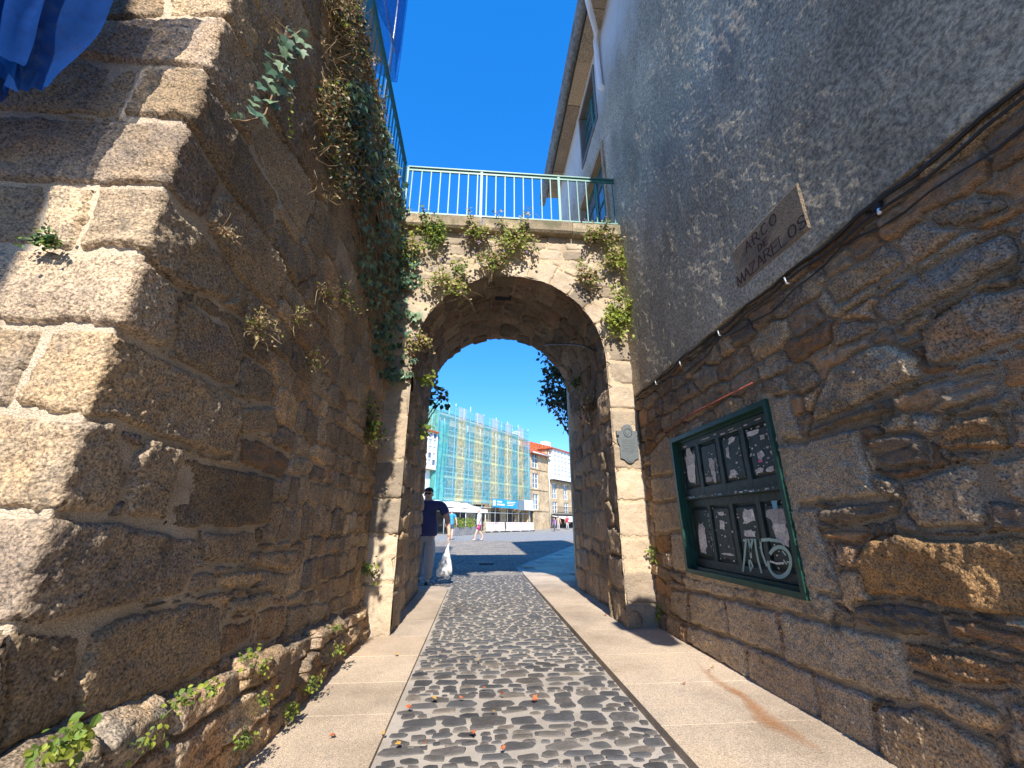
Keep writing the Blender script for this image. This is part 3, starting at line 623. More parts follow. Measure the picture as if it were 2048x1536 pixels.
masonry(arch, LX - 0.02, XR_A, 0.0, SLB, 0.015, AP, Amap, lambda k, u, v, r_: M['pale'], M['mortar_pale'] if 'mortar_pale' in M else M.setdefault('mortar_pale', stone_mat('pale_mortar', [(0.4, 0.34, 0.26), (0.46, 0.39, 0.3), (0.34, 0.29, 0.22)], grain=200, per_object=False, patch=3, bscale=60)),
        arch_seeds, mask=Amask, snap=Asnap, seed=41, amp=0.007, md=0.009, depth=0.03, jw=0.004, rw=0.022, off=(-0.003, 0.011), fine=0.004)
# soffit strips: front ring, wider vault, rear ring
def soffit(y0, y1, xl, xr, zs, res, sw, sd, mat, seed, nm):
    Rr_ = (xr - xl) / 2; cx = (xl + xr) / 2; L1 = zs; L2 = zs + math.pi * Rr_; L3 = L2 + zs
    def mp(U, V, H):   # U along the path, V depth
        t = np.clip((U - L1) / (L2 - L1), 0, 1) * math.pi
        x = np.where(U < L1, xl, np.where(U > L2, xr, cx - Rr_ * np.cos(t))); z = np.where(U < L1, U, np.where(U > L2, L3 - U, zs + Rr_ * np.sin(t)))
        nx = np.cos(t); nz = -np.sin(t)
        return x + nx * H, V + 0 * H, z + nz * H
    r_ = np.random.default_rng(seed); seeds = []
    for (u, v, wd, h) in row_seeds(y0, y1, 0, L3, lambda v: sd, lambda u, v: sw, r_): seeds.append((v, u, h, wd))
    masonry(arch, 0, L3, y0, y1, res, [], mp, lambda k, u, v, r2: (M['rubble'] if r2.random() < .6 else M['granite']) if (u < L1 - .2 or u > L2 + .2) else M['vault'], M['mortar_dark'], seeds, seed=seed, amp=0.009, rw=0.03, md=0.016, off=(-0.01, 0.02), name=nm, fine=0.004)
soffit(AY0 - 0.005, 5.62, AXL, AXR, AZS, 0.02, 0.5, 0.33, 'pale', 51, 'arch_stone')
soffit(5.62, 7.86, -1.0, 1.82, 3.42, 0.026, 0.42, 0.3, 'vault', 52, 'vault_stone')
soffit(7.86, AY1, -1.12, 1.92, 3.66, 0.026, 0.5, 0.33, 'vault', 53, 'arch_stone')
# masonry core around the three openings
def core(y0, y1, xl, xr, zs, x0, x1, zt, mat):
    cx = (xl + xr) / 2; Rr_ = (xr - xl) / 2; n = 28; arc = [(cx + Rr_ * math.cos(math.pi * i / n), zs + Rr_ * math.sin(math.pi * i / n)) for i in range(n + 1)]
    b = MB()
    inner = [(xr, 0)] + arc + [(xl, 0)]
    outer = [(x1, 0)] + [((x1 if i < n / 4 else (x0 if i > 3 * n / 4 else x1 + (x0 - x1) * (i - n / 4) / (n / 2))), (zt if n / 4 <= i <= 3 * n / 4 else zt * (i / (n / 4) if i < n / 4 else (n - i) / (n / 4)))) for i in range(n + 1)] + [(x0, 0)]
    outer[1] = (x1, zt * 0.02); outer[-2] = (x0, zt * 0.02)
    k = len(inner); V = [(p[0], y0, p[1]) for p in inner] + [(p[0], y0, p[1]) for p in outer] + [(p[0], y1, p[1]) for p in inner] + [(p[0], y1, p[1]) for p in outer]
    Fs = []
    for i in range(k - 1):
        Fs += [(i, i + 1, k + i + 1, k + i), (2 * k + i, 3 * k + i, 3 * k + i + 1, 2 * k + i + 1), (i, 2 * k + i, 2 * k + i + 1, i + 1), (k + i, k + i + 1, 3 * k + i + 1, 3 * k + i)]
    b.add(V, Fs); b.build('masonry_core', mat, arch)
core(AY0 + 0.045, 5.6, AXL - .045, AXR + .045, AZS, LX - .3, 2.6, SLB + .02, M['mortar_dark'])
core(5.6, 7.88, -1.045, 1.865, 3.42, LX - .3, 2.6, SLB + .02, M['mortar_dark'])
core(7.88, AY1 - .01, -1.165, 1.965, 3.66, LX - .3, 2.6, 5.3, M['mortar_dark'])
boxobj('bridge_deck', (LX - .2, AY0 + .03, SLB + .005), (2.6, AY1 - .02, 5.41), M['cornice'], arch)
# rear pier returns so the plaza side is stone too
boxobj('rear_pier', (-3.2, 7.4, 0), (-1.17, AY1 - .03, 5.3), M['rubble'], arch)
# cornice slabs
for i, (a, b) in enumerate([(LX - .02, -0.78), (-0.77, -0.05), (-0.04, 0.52), (0.53, 1.3), (1.31, 2.09)]):
    c = MB(); yy = AY0 - 0.15 + 0.012 * (i % 3); z1 = 5.415 + 0.006 * (i % 2)
    c.prism([(0, 0.03), (0.03, 0), (0.45, 0), (0.45, z1 - SLB), (0.01, z1 - SLB), (0, z1 - SLB - .012)], (a, yy, SLB), (0, 1, 0), (0, 0, 1), (b - a, 0, 0)); c.build('cornice_slab', M['cornice'], arch)
# carved boss hanging from the rear keystone
bs = MB()
prof = [(0.0, 0.16), (0.11, 0.15), (0.12, 0.05), (0.08, 0.0), (0.11, -0.06), (0.13, -0.13), (0.1, -0.2), (0.05, -0.235), (0.0, -0.24)]
V = []; n = 12
for (r_, z) in prof: V += [(0.37 + r_ * math.cos(2 * math.pi * k / n), 8.12 + 1.2 * r_ * math.sin(2 * math.pi * k / n), 5.2 + z) for k in range(n)]
bs.add(V, [(i * n + k, i * n + (k + 1) % n, (i + 1) * n + (k + 1) % n, (i + 1) * n + k) for i in range(len(prof) - 1) for k in range(n)])
bs.build('keystone_boss', M['vault'], arch, True)
# black block standing in for shade inside a putlog hole in the vault
boxobj('vault_hole_shade', (0.2, 6.05, 4.79), (0.48, 6.2, 4.86), M['dark'], arch)

# ---------------------------------------------------------------- railings
def railing(name, p0, p1, nbal, posts, z0, h, mat, label, r=0.011):
    root = empty(name, (0, 0, 0), label=label, cat='railing', group='green railings on top of the gateway and wall')
    p0 = Vector(p0); p1 = Vector(p1); d = (p1 - p0).normalized(); ang_ = math.atan2(d.y, d.x); rot = Matrix.Rotation(ang_, 3, 'Z'); L = (p1 - p0).length; mid = (p0 + p1) / 2
    MB().box((mid.x, mid.y, z0 + h), (L, 0.05, 0.022), rot).build('top_rail', mat, root)
    MB().box((mid.x, mid.y, z0 + h - .05), (L, 0.022, 0.03), rot).build('under_rail', mat, root)
    MB().box((mid.x, mid.y, z0 + 0.06), (L, 0.03, 0.025), rot).build('bottom_rail', mat, root)
    for i in range(nbal + 1):
        q = p0 + (p1 - p0) * (i + 0.5) / (nbal + 1)
        MB().box((q.x, q.y, z0 + h / 2), (0.016, 0.016, h - .09), rot).build('baluster', mat, root)
    for t in posts:
        q = p0 + (p1 - p0) * t
        MB().box((q.x, q.y, z0 + h / 2), (0.038, 0.038, h), rot).build('post', mat, root)
    return root
railing('railing', (-1.2, 4.99, 0), (2.07, 4.99, 0), 22, (0.0, 0.345, 0.715), 5.425, 0.92, M['iron_green'], 'pale green iron railing crossing above the round arch')
railing('railing', (LX - .02, 0.2, 0), (LX - .02, 4.93, 0), 34, (0.1, 0.55, 1.0), 5.46, 0.9, M['iron_teal_dark'], 'dark teal iron railing running along the top of the ivy wall')

# ---------------------------------------------------------------- ground
ground = obj('ground', [(-600, -600, -0.06), (600, -600, -0.06), (600, 900, -0.06), (-600, 900, -0.06)], [(0, 1, 2, 3)], M['joint'], kind='structure')
def plaza_mat():
    m, n, l, b, out = newmat('plaza_setts')
    tc = n.new('ShaderNodeTexCoord'); mp = n.new('ShaderNodeMapping'); mp.inputs['Scale'].default_value = (6.0, 11.0, 1.0); l.new(tc.outputs['Object'], mp.inputs[0])
    v = N(n, 'ShaderNodeTexVoronoi', Scale=1.0, feature='DISTANCE_TO_EDGE'); l.new(mp.outputs[0], v.inputs['Vector'])
    v2 = N(n, 'ShaderNodeTexVoronoi', Scale=1.0); l.new(mp.outputs[0], v2.inputs['Vector'])
    cr = ramp(n, [(0.0, (0.14, 0.14, 0.145)), (0.5, (0.2, 0.195, 0.19)), (1.0, (0.27, 0.26, 0.25))]); sp = n.new('ShaderNodeSeparateColor'); l.new(v2.outputs['Color'], sp.inputs[0]); l.new(sp.outputs[0], cr.inputs[0])
    er = ramp(n, [(0.06, (1, 1, 1)), (0.16, (0, 0, 0))]); l.new(v.outputs[0], er.inputs[0])
    col = mixc(n, l, 'MIX', er.outputs[0], cr.outputs[0], (0.34, 0.32, 0.28)); l.new(col, b.inputs['Base Color']); b.inputs['Roughness'].default_value = 0.7
    bp = n.new('ShaderNodeBump'); bp.inputs['Strength'].default_value = 0.6; bp.inputs['Distance'].default_value = 0.03; l.new(v.outputs[0], bp.inputs['Height']); l.new(bp.outputs[0], b.inputs['Normal'])
    return m
M['plaza'] = plaza_mat()
def gz(y): return float(np.interp(y, [10.5, 24, 40, 52, 57, 64, 400], [0, 0.22, 0.2, 0.16, 0.36, 0.6, 0.6]))
def sheet(name, ys, xl, xr, mat, dz, **kw):
    V = []; Fs = []
    for i, y in enumerate(ys): V += [(xl(y), y, gz(y) + dz), (xr(y), y, gz(y) + dz)]
    for i in range(len(ys) - 1): Fs.append((2 * i, 2 * i + 1, 2 * i + 3, 2 * i + 2))
    return obj(name, V, Fs, mat, **kw)
YS = [10.5, 14, 18, 22, 24, 30, 36, 40, 46, 52, 57, 64, 90, 150, 400]
sheet('plaza', YS, lambda y: -60 - y, lambda y: 60 + y, M['plaza'], -0.012, kind='structure')
lane = sheet('cobbled_lane', [-4, 10.5], lambda y: -3.0, lambda y: 3.5, M['joint'], -0.012, kind='structure')

def cobble_mesh(wd, dp, ht, r_):
    """one worn slate sett: an irregular flattened outline with a domed top; local coordinates"""
    n = 9; a = np.sort(r_.uniform(-.5, .5, n) * 0.8 * 2 * math.pi / n + np.arange(n) * 2 * math.pi / n)
    ex = r_.uniform(0.5, 0.8); rad = r_.uniform(0.78, 1.12, n); rad = (rad * 2 + np.roll(rad, 1)) / 3 * r_.choice([1, 1, .9])
    x = np.sign(np.cos(a)) * np.abs(np.cos(a)) ** ex * rad * wd / 2; y = np.sign(np.sin(a)) * np.abs(np.sin(a)) ** ex * rad * dp / 2
    V = [(x[i], y[i], -0.03) for i in range(n)] + [(x[i] * .97, y[i] * .95, ht * .55) for i in range(n)] + [(x[i] * .92, y[i] * .89, ht * r_.uniform(.85, 1.1)) for i in range(n)] + [(0, 0, ht * 1.05)]
    Fs = [(i, (i + 1) % n, n + (i + 1) % n, n + i) for i in range(n)] + [(n + i, n + (i + 1) % n, 2 * n + (i + 1) % n, 2 * n + i) for i in range(n)] + [(2 * n + i, 2 * n + (i + 1) % n, 3 * n) for i in range(n)]
    return V, Fs
rs = np.random.default_rng(12)
KINDS = [cobble_mesh(1, 1, 1, rs) for i in range(26)]
def cobble_rows(y0, y1, xl, xr):
    out = []; y = y0
    while y < y1:
        h = float(np.clip(rs.gamma(7, 0.0108), 0.036, 0.13)); x = xl(y) + rs.uniform(0.0, 0.05)
        while x < xr(y) - 0.05:
            wd = float(np.clip(h * rs.uniform(1.2, 2.8), 0.06, 0.25)); wd = min(wd, xr(y) - x)
            if wd > 0.05: out.append((x + wd / 2, y + h / 2 + rs.normal(0, 0.012), max(0.03, wd - rs.uniform(0.005, 0.017)), max(0.025, h * rs.uniform(0.88, 1.16) - 0.008), rs.normal(0, 0.12)))
            x += wd
        y += h * 0.97
    return out
def LXE(y): return -0.5 if y < 9.0 else -0.5 - (y - 9.0) * 2.5
cob = cobble_rows(-1.0, 10.4, lambda y: -0.5 if y < 8.6 else -1.6, lambda y: 1.09)
vis = sorted([c for c in cob if c[1] > 2.3], key=lambda c: c[1])
shared = []
for k, (V, Fs) in enumerate(KINDS):
    me = bpy.data.meshes.new('cobblestone'); me.from_pydata(V, [], Fs); me.materials.append(M['cobble']); me.polygons.foreach_set('use_smooth', np.ones(len(Fs), bool)); shared.append(me)
for i, (x, y, wd, dp, a) in enumerate(vis[:300]):
    o = bpy.data.objects.new('cobblestone', shared[i % len(shared)]); link(o, lane); o.location = (x, y, -0.013); o.scale = (wd, dp, 0.008 + 0.002 * (i % 3)); o.rotation_euler = (0, 0, a)
def cobble_stuff(lst, name, parent, zf, hh=0.008, mat='cobble_field'):
    V = []; Q = []
    for i, (x, y, wd, dp, a) in enumerate(lst):
        kv, kf = KINDS[i % len(KINDS)]; b = len(V); ca, sa = math.cos(a), math.sin(a)
        V += [(x + ca * p[0] * wd - sa * p[1] * dp, y + sa * p[0] * wd + ca * p[1] * dp, zf(y) + (p[2] if p[2] < 0 else p[2] * hh)) for p in kv]; Q += [tuple(b + t for t in f) for f in kf]
    return obj(name, V, Q, M[mat], parent, True, kind='stuff')
M['cobble_field'] = stone_mat('slate_cobbles_field', [(0.06, 0.066, 0.08), (0.12, 0.122, 0.13), (0.08, 0.083, 0.09), (0.17, 0.165, 0.16)], grain=60, grain_amt=0.5, patch=9.0, per_object=False, bump=0.3, rough=0.55)
M['cobble_plaza'] = stone_mat('worn_grey_setts', [(0.14, 0.14, 0.145), (0.22, 0.215, 0.21), (0.17, 0.17, 0.175), (0.27, 0.26, 0.25)], grain=60, grain_amt=0.5, patch=9.0, per_object=False, bump=0.3, rough=0.75)
near = set(id(c) for c in vis[:300])
cobble_stuff([c for c in cob if id(c) not in near], 'cobblestone_field', lane, lambda y: -0.013)
plz = cobble_rows(10.4, 24, lambda y: -0.15 * y - 1.4, lambda y: 1.09 + max(0.0, (y - 12.0)) * 0.42)
cobble_stuff(plz, 'plaza_cobbles', None, lambda y: gz(y) - 0.013, 0.009, 'cobble_plaza')
bpy.context.scene.objects['plaza_cobbles']['label'] = 'grey slate setts covering the open square beyond the gateway'; bpy.context.scene.objects['plaza_cobbles']['category'] = 'cobbles'

# pavements of granite slabs
def slab(x0, x1, y0, y1, parent, r_, z=0.012, poly=None):
    g = 0.0018; P = poly or [(x0 + g, y0 + g + r_.uniform(-.004, .004)), (x1 - g, y0 + g + r_.uniform(-.004, .004)), (x1 - g, y1 - g), (x0 + g, y1 - g)]
    b = MB(); cx = sum(p[0] for p in P) / len(P); cy = sum(p[1] for p in P) / len(P); n = len(P); z = z + r_.uniform(-.0005, .0005)
    ins = [(cx + (p[0] - cx) * (1 - .002 / max(.1, abs(p[0] - cx) + abs(p[1] - cy))), cy + (p[1] - cy) * (1 - .002 / max(.1, abs(p[0] - cx) + abs(p[1] - cy)))) for p in P]
    V = [(p[0], p[1], -.05) for p in P] + [(p[0], p[1], z - .002) for p in P] + [(p[0], p[1], z) for p in ins]
    Fs = [(i, (i + 1) % n, n + (i + 1) % n, n + i) for i in range(n)] + [(n + i, n + (i + 1) % n, 2 * n + (i + 1) % n, 2 * n + i) for i in range(n)] + [tuple(range(2 * n, 3 * n))]
    b.add(V, Fs); return b.build('paving_slab', M['slab'], parent)
paveL = boxobj('pavement', (LX, -2, -0.055), (-0.505, 5.0, -0.014), M['mortar_dark'], kind='structure')
paveR = boxobj('pavement', (1.1, -2, -0.055), (2.14, 10.4, 0.0), M['mortar_dark'], kind='structure')
rs = np.random.default_rng(15)
yl = [-1.2, -0.2, 0.8, 1.7, 2.45, 3.15, 3.7, 4.35, 5.02]
for a, b in zip(yl[:-1], yl[1:]): slab(-1.3, -0.5, a, b, paveL, rs)
for a, b in [(5.02, 5.75), (5.75, 6.45), (6.45, 7.2), (7.2, 7.9)]: slab(-0.99, -0.5, a, b, paveL, rs)
slab(0, 0, 0, 0, paveL, rs, poly=[(-1.1, 7.9), (-0.5, 7.9), (-0.5, 8.3), (-0.56, 8.5), (-0.7, 8.63), (-0.9, 8.68), (-1.12, 8.68)])
yr = [-1.2, -0.3, 0.6, 1.4, 2.1, 2.78, 3.42, 4.12, 5.0, 5.75, 6.5, 7.3, 8.1, 8.9, 9.7, 10.4]
for a, b in zip(yr[:-1], yr[1:]): slab(1.085, 2.14, a, b, paveR, rs, z=0.042)
# flagged walk crossing the plaza on the right
flag = sheet('flagged_walk', [10.45, 14, 18, 22, 24, 30, 40], lambda y: 1.12 + max(0, y - 12.0) * 0.42, lambda y: 9.0, M['joint'], 0.0, kind='structure')
for r_ in range(22):
    y0 = 10.45 + r_ * 0.62; xl = 1.12 + max(0, y0 + .62 - 12.0) * 0.42
    for c in range(6):
        x0 = max(xl, 1.12) + c * 1.05 + (0.4 if r_ % 2 else 0); P = [(x0, y0), (x0 + 1.04, y0), (x0 + 1.04, y0 + .61), (x0, y0 + .61)]
        b = MB(); b.add([(p[0], p[1], gz(p[1]) + dz) for dz in (0.001, 0.016) for p in P], [(4, 5, 6, 7), (0, 1, 5, 4), (1, 2, 6, 5), (2, 3, 7, 6), (3, 0, 4, 7)]); b.build('flagstone', M['slab'], flag)
# drain grate
gr = empty('drain_grate', (0, 0, 0), label='small cast iron drain grate set in the shaded cobbles beyond the arch', cat='drain')
for k in range(5): boxobj('bar', (0.12 + k * .07, 12.6, 0.045), (0.155 + k * .07, 12.95, 0.06), M['cable'], gr)
boxobj('grate_frame', (0.08, 12.55, 0.02), (0.5, 13.0, 0.04), M['dark'], gr)
# rust wash on the right pavement (a stain with its own shape)
def rust_mat():
    m, n, l, b, out = newmat('rust_stain')
    tc = n.new('ShaderNodeTexCoord'); nz = N(n, 'ShaderNodeTexNoise', Scale=9.0, Detail=6.0, Roughness=0.7); l.new(tc.outputs['Object'], nz.inputs['Vector'])
    at = n.new('ShaderNodeVertexColor'); at.layer_name = 'wash'
    mu = N(n, 'ShaderNodeMath', operation='MULTIPLY'); l.new(at.outputs[0], mu.inputs[0]); l.new(nz.outputs[0], mu.inputs[1])
    rr = ramp(n, [(0.14, (0, 0, 0)), (0.6, (0.6, 0.6, 0.6))]); l.new(mu.outputs[0], rr.inputs[0])
    b.inputs['Base Color'].default_value = (0.42, 0.17, 0.045, 1); b.inputs['Roughness'].default_value = 0.9
    tp = n.new('ShaderNodeBsdfTransparent'); mx = n.new('ShaderNodeMixShader'); l.new(rr.outputs[0], mx.inputs[0]); l.new(tp.outputs[0], mx.inputs[1]); l.new(b.outputs[0], mx.inputs[2]); l.new(mx.outputs[0], out.inputs[0]); return m
def rust():
    pts = [Vector(onZ(x, y, 0.045)) for x, y in [(1378, 1310), (1430, 1360), (1490, 1395), (1530, 1440), (1590, 1470), (1680, 1525)]]
    wds = [0.02, 0.05, 0.05, 0.1, 0.07, 0.06]; V = []; Fs = []; col = []
    P = []; W_ = []
    for i in range(len(pts) - 1):
        for k in range(6): P.append(pts[i].lerp(pts[i + 1], k / 6)); W_.append(wds[i] + (wds[i + 1] - wds[i]) * k / 6)
    for i, p in enumerate(P):
        s = math.sin(math.pi * i / (len(P) - 1)) ** 0.5
        for j in range(5): V.append((p.x + (j - 2) * W_[i] * 0.7, p.y + (j - 2) * W_[i] * .4, 0.0475)); col.append(s * (1, .6, 0)[abs(j - 2)])
    for i in range(len(P) - 1):
        for j in range(4): Fs.append((i * 5 + j, i * 5 + j + 1, i * 5 + j + 6, i * 5 + j + 5))
    o = obj('rust_stain', V, Fs, rust_mat(), paveR); ca = o.data.color_attributes.new('wash', 'FLOAT_COLOR', 'POINT')
    for i, c in enumerate(col): ca.data[i].color = (c, c, c, 1)
rust()

# ================================================================ SHUTTERED WINDOW (part of the house)
M['shutter'] = plain('flaking_green_black_paint', (0.022, 0.038, 0.033), 0.5, 0, 0.55, 25, 0.3)
M['frame_green'] = plain('dark_green_gloss_paint', (0.008, 0.05, 0.034), 0.4, 0, 0.3, 14, 0.1)
M['paper'] = stone_mat('torn_paper', [(0.6, 0.62, 0.66), (0.7, 0.72, 0.76), (0.5, 0.52, 0.56)], grain=50, grain_amt=0.4, patch=20, bump=0.1)
M['ink_white'] = plain('white_marker', (0.7, 0.7, 0.7), 0.6); M['ink_mint'] = plain('pale_green_spray', (0.36, 0.52, 0.46), 0.6, 0, .1)
M['ink_blue'] = plain('light_blue_spray', (0.2, 0.45, 0.6), 0.6); M['ink_pink'] = plain('pink_sticker', (0.6, 0.12, 0.25), 0.5)
shut = empty('shuttered_window', (0, 0, 0), label='dark green shuttered window plastered with torn stickers and graffiti in the rubble wall', cat='window')
wx = rx(3.28)
def wbox(name, y0, y1, z0, z1, d0, d1, mat, parent): return boxobj(name, (wx + d0, y0, z0), (wx + d1, y1, z1), mat, parent)
t = 0.032
fr = MB()
for (a, b, c, d_) in [(WY0, WY0 + t, WZ0, WZ1), (WY1 - t, WY1, WZ0, WZ1), (WY0 + t, WY1 - t, WZ1 - t, WZ1), (WY0 + t, WY1 - t, WZ0, WZ0 + t)]:
    fr.bbox((wx - 0.026, a - (.008 if a == WY0 else 0), c - (.008 if c == WZ0 else 0)), (wx + 0.075, b + (.008 if b == WY1 else 0), d_ + (.008 if d_ == WZ1 else 0)))
t2 = 0.055
for (a, b, c, d_) in [(WY0 + t, WY0 + t2, WZ0 + t, WZ1 - t), (WY1 - t2, WY1 - t, WZ0 + t, WZ1 - t), (WY0 + t2, WY1 - t2, WZ1 - t2, WZ1 - t), (WY0 + t2, WY1 - t2, WZ0 + t, WZ0 + t2)]:
    fr.bbox((wx + 0.025, a, c), (wx + 0.075, b, d_))
fr.build('window_frame', M['frame_green'], shut)
zm = 1.37
def sash(z0, z1, dep, nm):
    y0, y1 = WY0 + t2 + .004, WY1 - t2 - .004
    s = wbox(nm, y0, y1, z0, z1, dep + .022, dep + .05, M['shutter'], shut); st = 0.05
    n = 4; pw = (y1 - y0) / n; outp = []
    fm = MB()
    for k in range(n + 1):
        yc = y0 + k * pw; a = max(y0, yc - st / 2); b = min(y1, yc + st / 2); fm.bbox((wx + dep, a, z0 + .002), (wx + dep + .021, b, z1 - .002))
    fm.bbox((wx + dep + .001, y0 + .002, z1 - .065), (wx + dep + .0212, y1 - .002, z1)); fm.bbox((wx + dep + .001, y0 + .002, z0), (wx + dep + .0212, y1 - .002, z0 + .065))
    fm.build('shutter_stiles', M['shutter'], s)
    for k in range(n):
        a = y0 + k * pw + st / 2 + .012; b = y0 + (k + 1) * pw - st / 2 - .012; c, d_ = z0 + .08, z1 - .08; g = .022
        pb = MB(); V = [(wx + dep + .0215, a, c), (wx + dep + .0215, b, c), (wx + dep + .0215, b, d_), (wx + dep + .0215, a, d_), (wx + dep + .008, a + g, c + g), (wx + dep + .008, b - g, c + g), (wx + dep + .008, b - g, d_ - g), (wx + dep + .008, a + g, d_ - g)]
        pb.add(V, [(4, 5, 6, 7), (0, 1, 5, 4), (1, 2, 6, 5), (2, 3, 7, 6), (3, 0, 4, 7)]); p = pb.build('shutter_panel', M['shutter'], s); outp.append((p, a, b, c, d_, wx + dep + .007))
    return s, outp
su, pu_ = sash(zm + .03, WZ1 - t2 - .004, 0.035, 'upper_shutter'); sl, pl_ = sash(WZ0 + t2 + .004, zm - .004, 0.062, 'lower_shutter')
wbox('meeting_rail', WY0 + t2, WY1 - t2, zm - .003, zm + .028, 0.02, 0.085, M['shutter'], shut)
wbox('shutter_backing', WY0 + .01, WY1 - .01, WZ0 + .01, WZ1 - .01, 0.13, 0.16, M['dark'], shut)
rs = np.random.default_rng(21)
def scrap(yc, zc, w_, h, x, mat, parent, rg, nm='torn_sticker'):
    n = 11; a = np.arange(n) * 2 * math.pi / n; r_ = rg.uniform(0.55, 1.1, n); yy = yc + np.sign(np.cos(a)) * np.abs(np.cos(a)) ** .5 * r_ * w_ / 2; zz = zc + np.sign(np.sin(a)) * np.abs(np.sin(a)) ** .5 * r_ * h / 2
    MB().prism(list(zip(yy, zz)), (x, 0, 0), (0, 1, 0), (0, 0, 1), (-.0012, 0, 0)).build(nm, mat, parent)
# image left = larger Y
S_UP = [(3, .55, .5, .75, .9, 'paper'), (2, .62, .45, .35, .8, 'paper'), (2, .3, .15, .4, .2, 'paper'), (1, .4, .12, .5, .22, 'paper'), (1, .6, .88, .4, .2, 'paper'), (1, .3, .62, .25, .3, 'paper'), (0, .35, .9, .5, .22, 'paper'), (0, .5, .4, .25, .25, 'paper'), (0, .42, .3, .2, .12, 'ink_pink'), (0, .3, .1, .4, .18, 'paper'), (0, .75, .12, .3, .2, 'paper'), (0, .7, .75, .25, .15, 'paper')]
S_LO = [(3, .45, .4, .5, .65, 'paper'), (3, .4, .15, .45, .3, 'paper'), (2, .5, .85, .5, .12, 'paper'), (2, .5, .68, .3, .3, 'paper'), (2, .5, .12, .8, .06, 'paper'), (1, .6, .82, .5, .35, 'paper'), (1, .5, .5, .5, .22, 'paper'), (0, .55, .62, .8, .55, 'paper'), (0, .5, .92, .3, .25, 'ink_blue'), (0, .35, .86, .2, .12, 'ink_blue')]
for P_, S_ in ((pu_, S_UP), (pl_, S_LO)):
    for (k, fy, fz, fw2, fh, mt) in S_:
        p, a, b, c, d_, x = P_[k]
        for q in range(3 if fh > .5 else 2):
            scrap(a + (1 - fy) * (b - a) + rs.normal(0, .006), c + fz * (d_ - c) + rs.normal(0, .25 * fh * (d_ - c) / 2), fw2 * (b - a) * rs.uniform(.7, 1.1), fh * (d_ - c) * rs.uniform(.45, .85), x - .0005 - .0015 * q, M[mt], p, rs)
        for q in range(5): scrap(rs.uniform(a, b), rs.uniform(c, d_), rs.uniform(.008, .03), rs.uniform(.005, .02), x - .0006, M['paper'], p, rs)
for q in range(26):
    y = rs.uniform(WY0 + .12, WY1 - .12); scrap(y, zm + .012 + rs.uniform(-.008, .008), rs.uniform(.01, .06), .012, wx + .0196, M[['paper', 'ink_blue', 'paper', 'shutter'][q % 4]], shut, rs)
for q in range(16): scrap(rs.uniform(WY0 + .15, WY1 - .15), WZ1 - t2 - rs.uniform(.03, .06), rs.uniform(.02, .12), .012, wx + .0342, M['paper'], su, rs)
def stroke(pts, x, r_, mat, parent, nm='graffiti'):
    """flat painted stroke on the plane X = x ; pts are (y,z)"""
    pts = [Vector((p[0], p[1])) for p in pts]; V = []; Fs = []
    for i, p in enumerate(pts):
        t_ = pts[min(i + 1, len(pts) - 1)] - pts[max(i - 1, 0)]; nrm = Vector((-t_.y, t_.x)).normalized() * r_
        V += [(x, p.x + nrm.x, p.y + nrm.y), (x, p.x - nrm.x, p.y - nrm.y)]
    for i in range(len(pts) - 1): Fs.append((2 * i, 2 * i + 1, 2 * i + 3, 2 * i + 2))
    return obj(nm, V, Fs, mat, parent)
def circ(cy, cz, ry, rz, a0=0, a1=360, n=18): return [(cy + ry * math.cos(R(a0 + (a1 - a0) * i / n)), cz + rz * math.sin(R(a0 + (a1 - a0) * i / n))) for i in range(n + 1)]
GL = {'Y': [[(0, 1), (.5, .5)], [(1, 1), (.5, .5), (.5, 0)]], 'O': [circ(.5, .5, .45, .48)], 'N': [[(0, 0), (0, 1), (1, 0), (1, 1)]], 'T': [[(0, 1), (1, 1)], [(.5, 1), (.5, 0)]], 'H': [[(0, 0), (0, 1)], [(1, 0), (1, 1)], [(0, .5), (1, .5)]],
      'A': [[(0, 0), (.5, 1), (1, 0)], [(.22, .38), (.78, .38)]], 'V': [[(0, 1), (.5, 0), (1, 1)]], 'I': [[(.5, 0), (.5, 1)]], 'S': [circ(.5, .74, .42, .25, 20, 270, 10) + circ(.5, .25, .45, .25, 90, -160, 10)],
      'R': [[(0, 0), (0, 1)], [(0, 1), (.5, 1)] + circ(.5, .76, .36, .24, 90, -90, 8) + [(0, .52)], [(.42, .52), (1, 0)]], 'C': [circ(.56, .5, .5, .5, 45, 315, 14)], 'D': [[(0, 0), (0, 1)], [(0, 1), (.3, 1)] + circ(.3, .5, .62, .5, 90, -90, 10) + [(0, 0)]],
      'E': [[(.85, 1), (0, 1), (0, 0), (.85, 0)], [(0, .52), (.7, .52)]], 'M': [[(0, 0), (.12, 1), (.55, .05), (.98, 1), (1.1, 0)]], 'Z': [[(0, 1), (.9, 1), (0, 0), (.95, 0)]], 'L': [[(0, 1), (0, 0), (.8, 0)]]}
# vertical white scrawl down the right stile of the upper shutter
def glyph(ch, y, z, w_, h, x, r_, mat, parent, nm='graffiti'):
    for pl in GL[ch]: stroke([(y - p[0] * w_, z + p[1] * h) for p in pl], x, r_, mat, parent, nm)     # image right = smaller Y
ys_ = WY0 + t2 + .045
for i, ch in enumerate('YONTHOA'): glyph(ch, ys_ + .012, 1.83 - i * .055, .035, .036, wx + .0335, .0028, M['ink_white'], su)
for i, ch in enumerate('SIVA'): glyph(ch, pu_[2][1] + .055, 1.67 - i * .036, .03, .026, pu_[2][5] - .003, .002, M['ink_white'], pu_[2][0])
x0 = wx + .060
for i, ch in enumerate('OVTLSII'): glyph(ch, WY0 + t2 + pl_[3][2] - WY0 - t2 - .28, 1.2 - i * .05, .025, .03, x0, .002, M['ink_white'], sl)
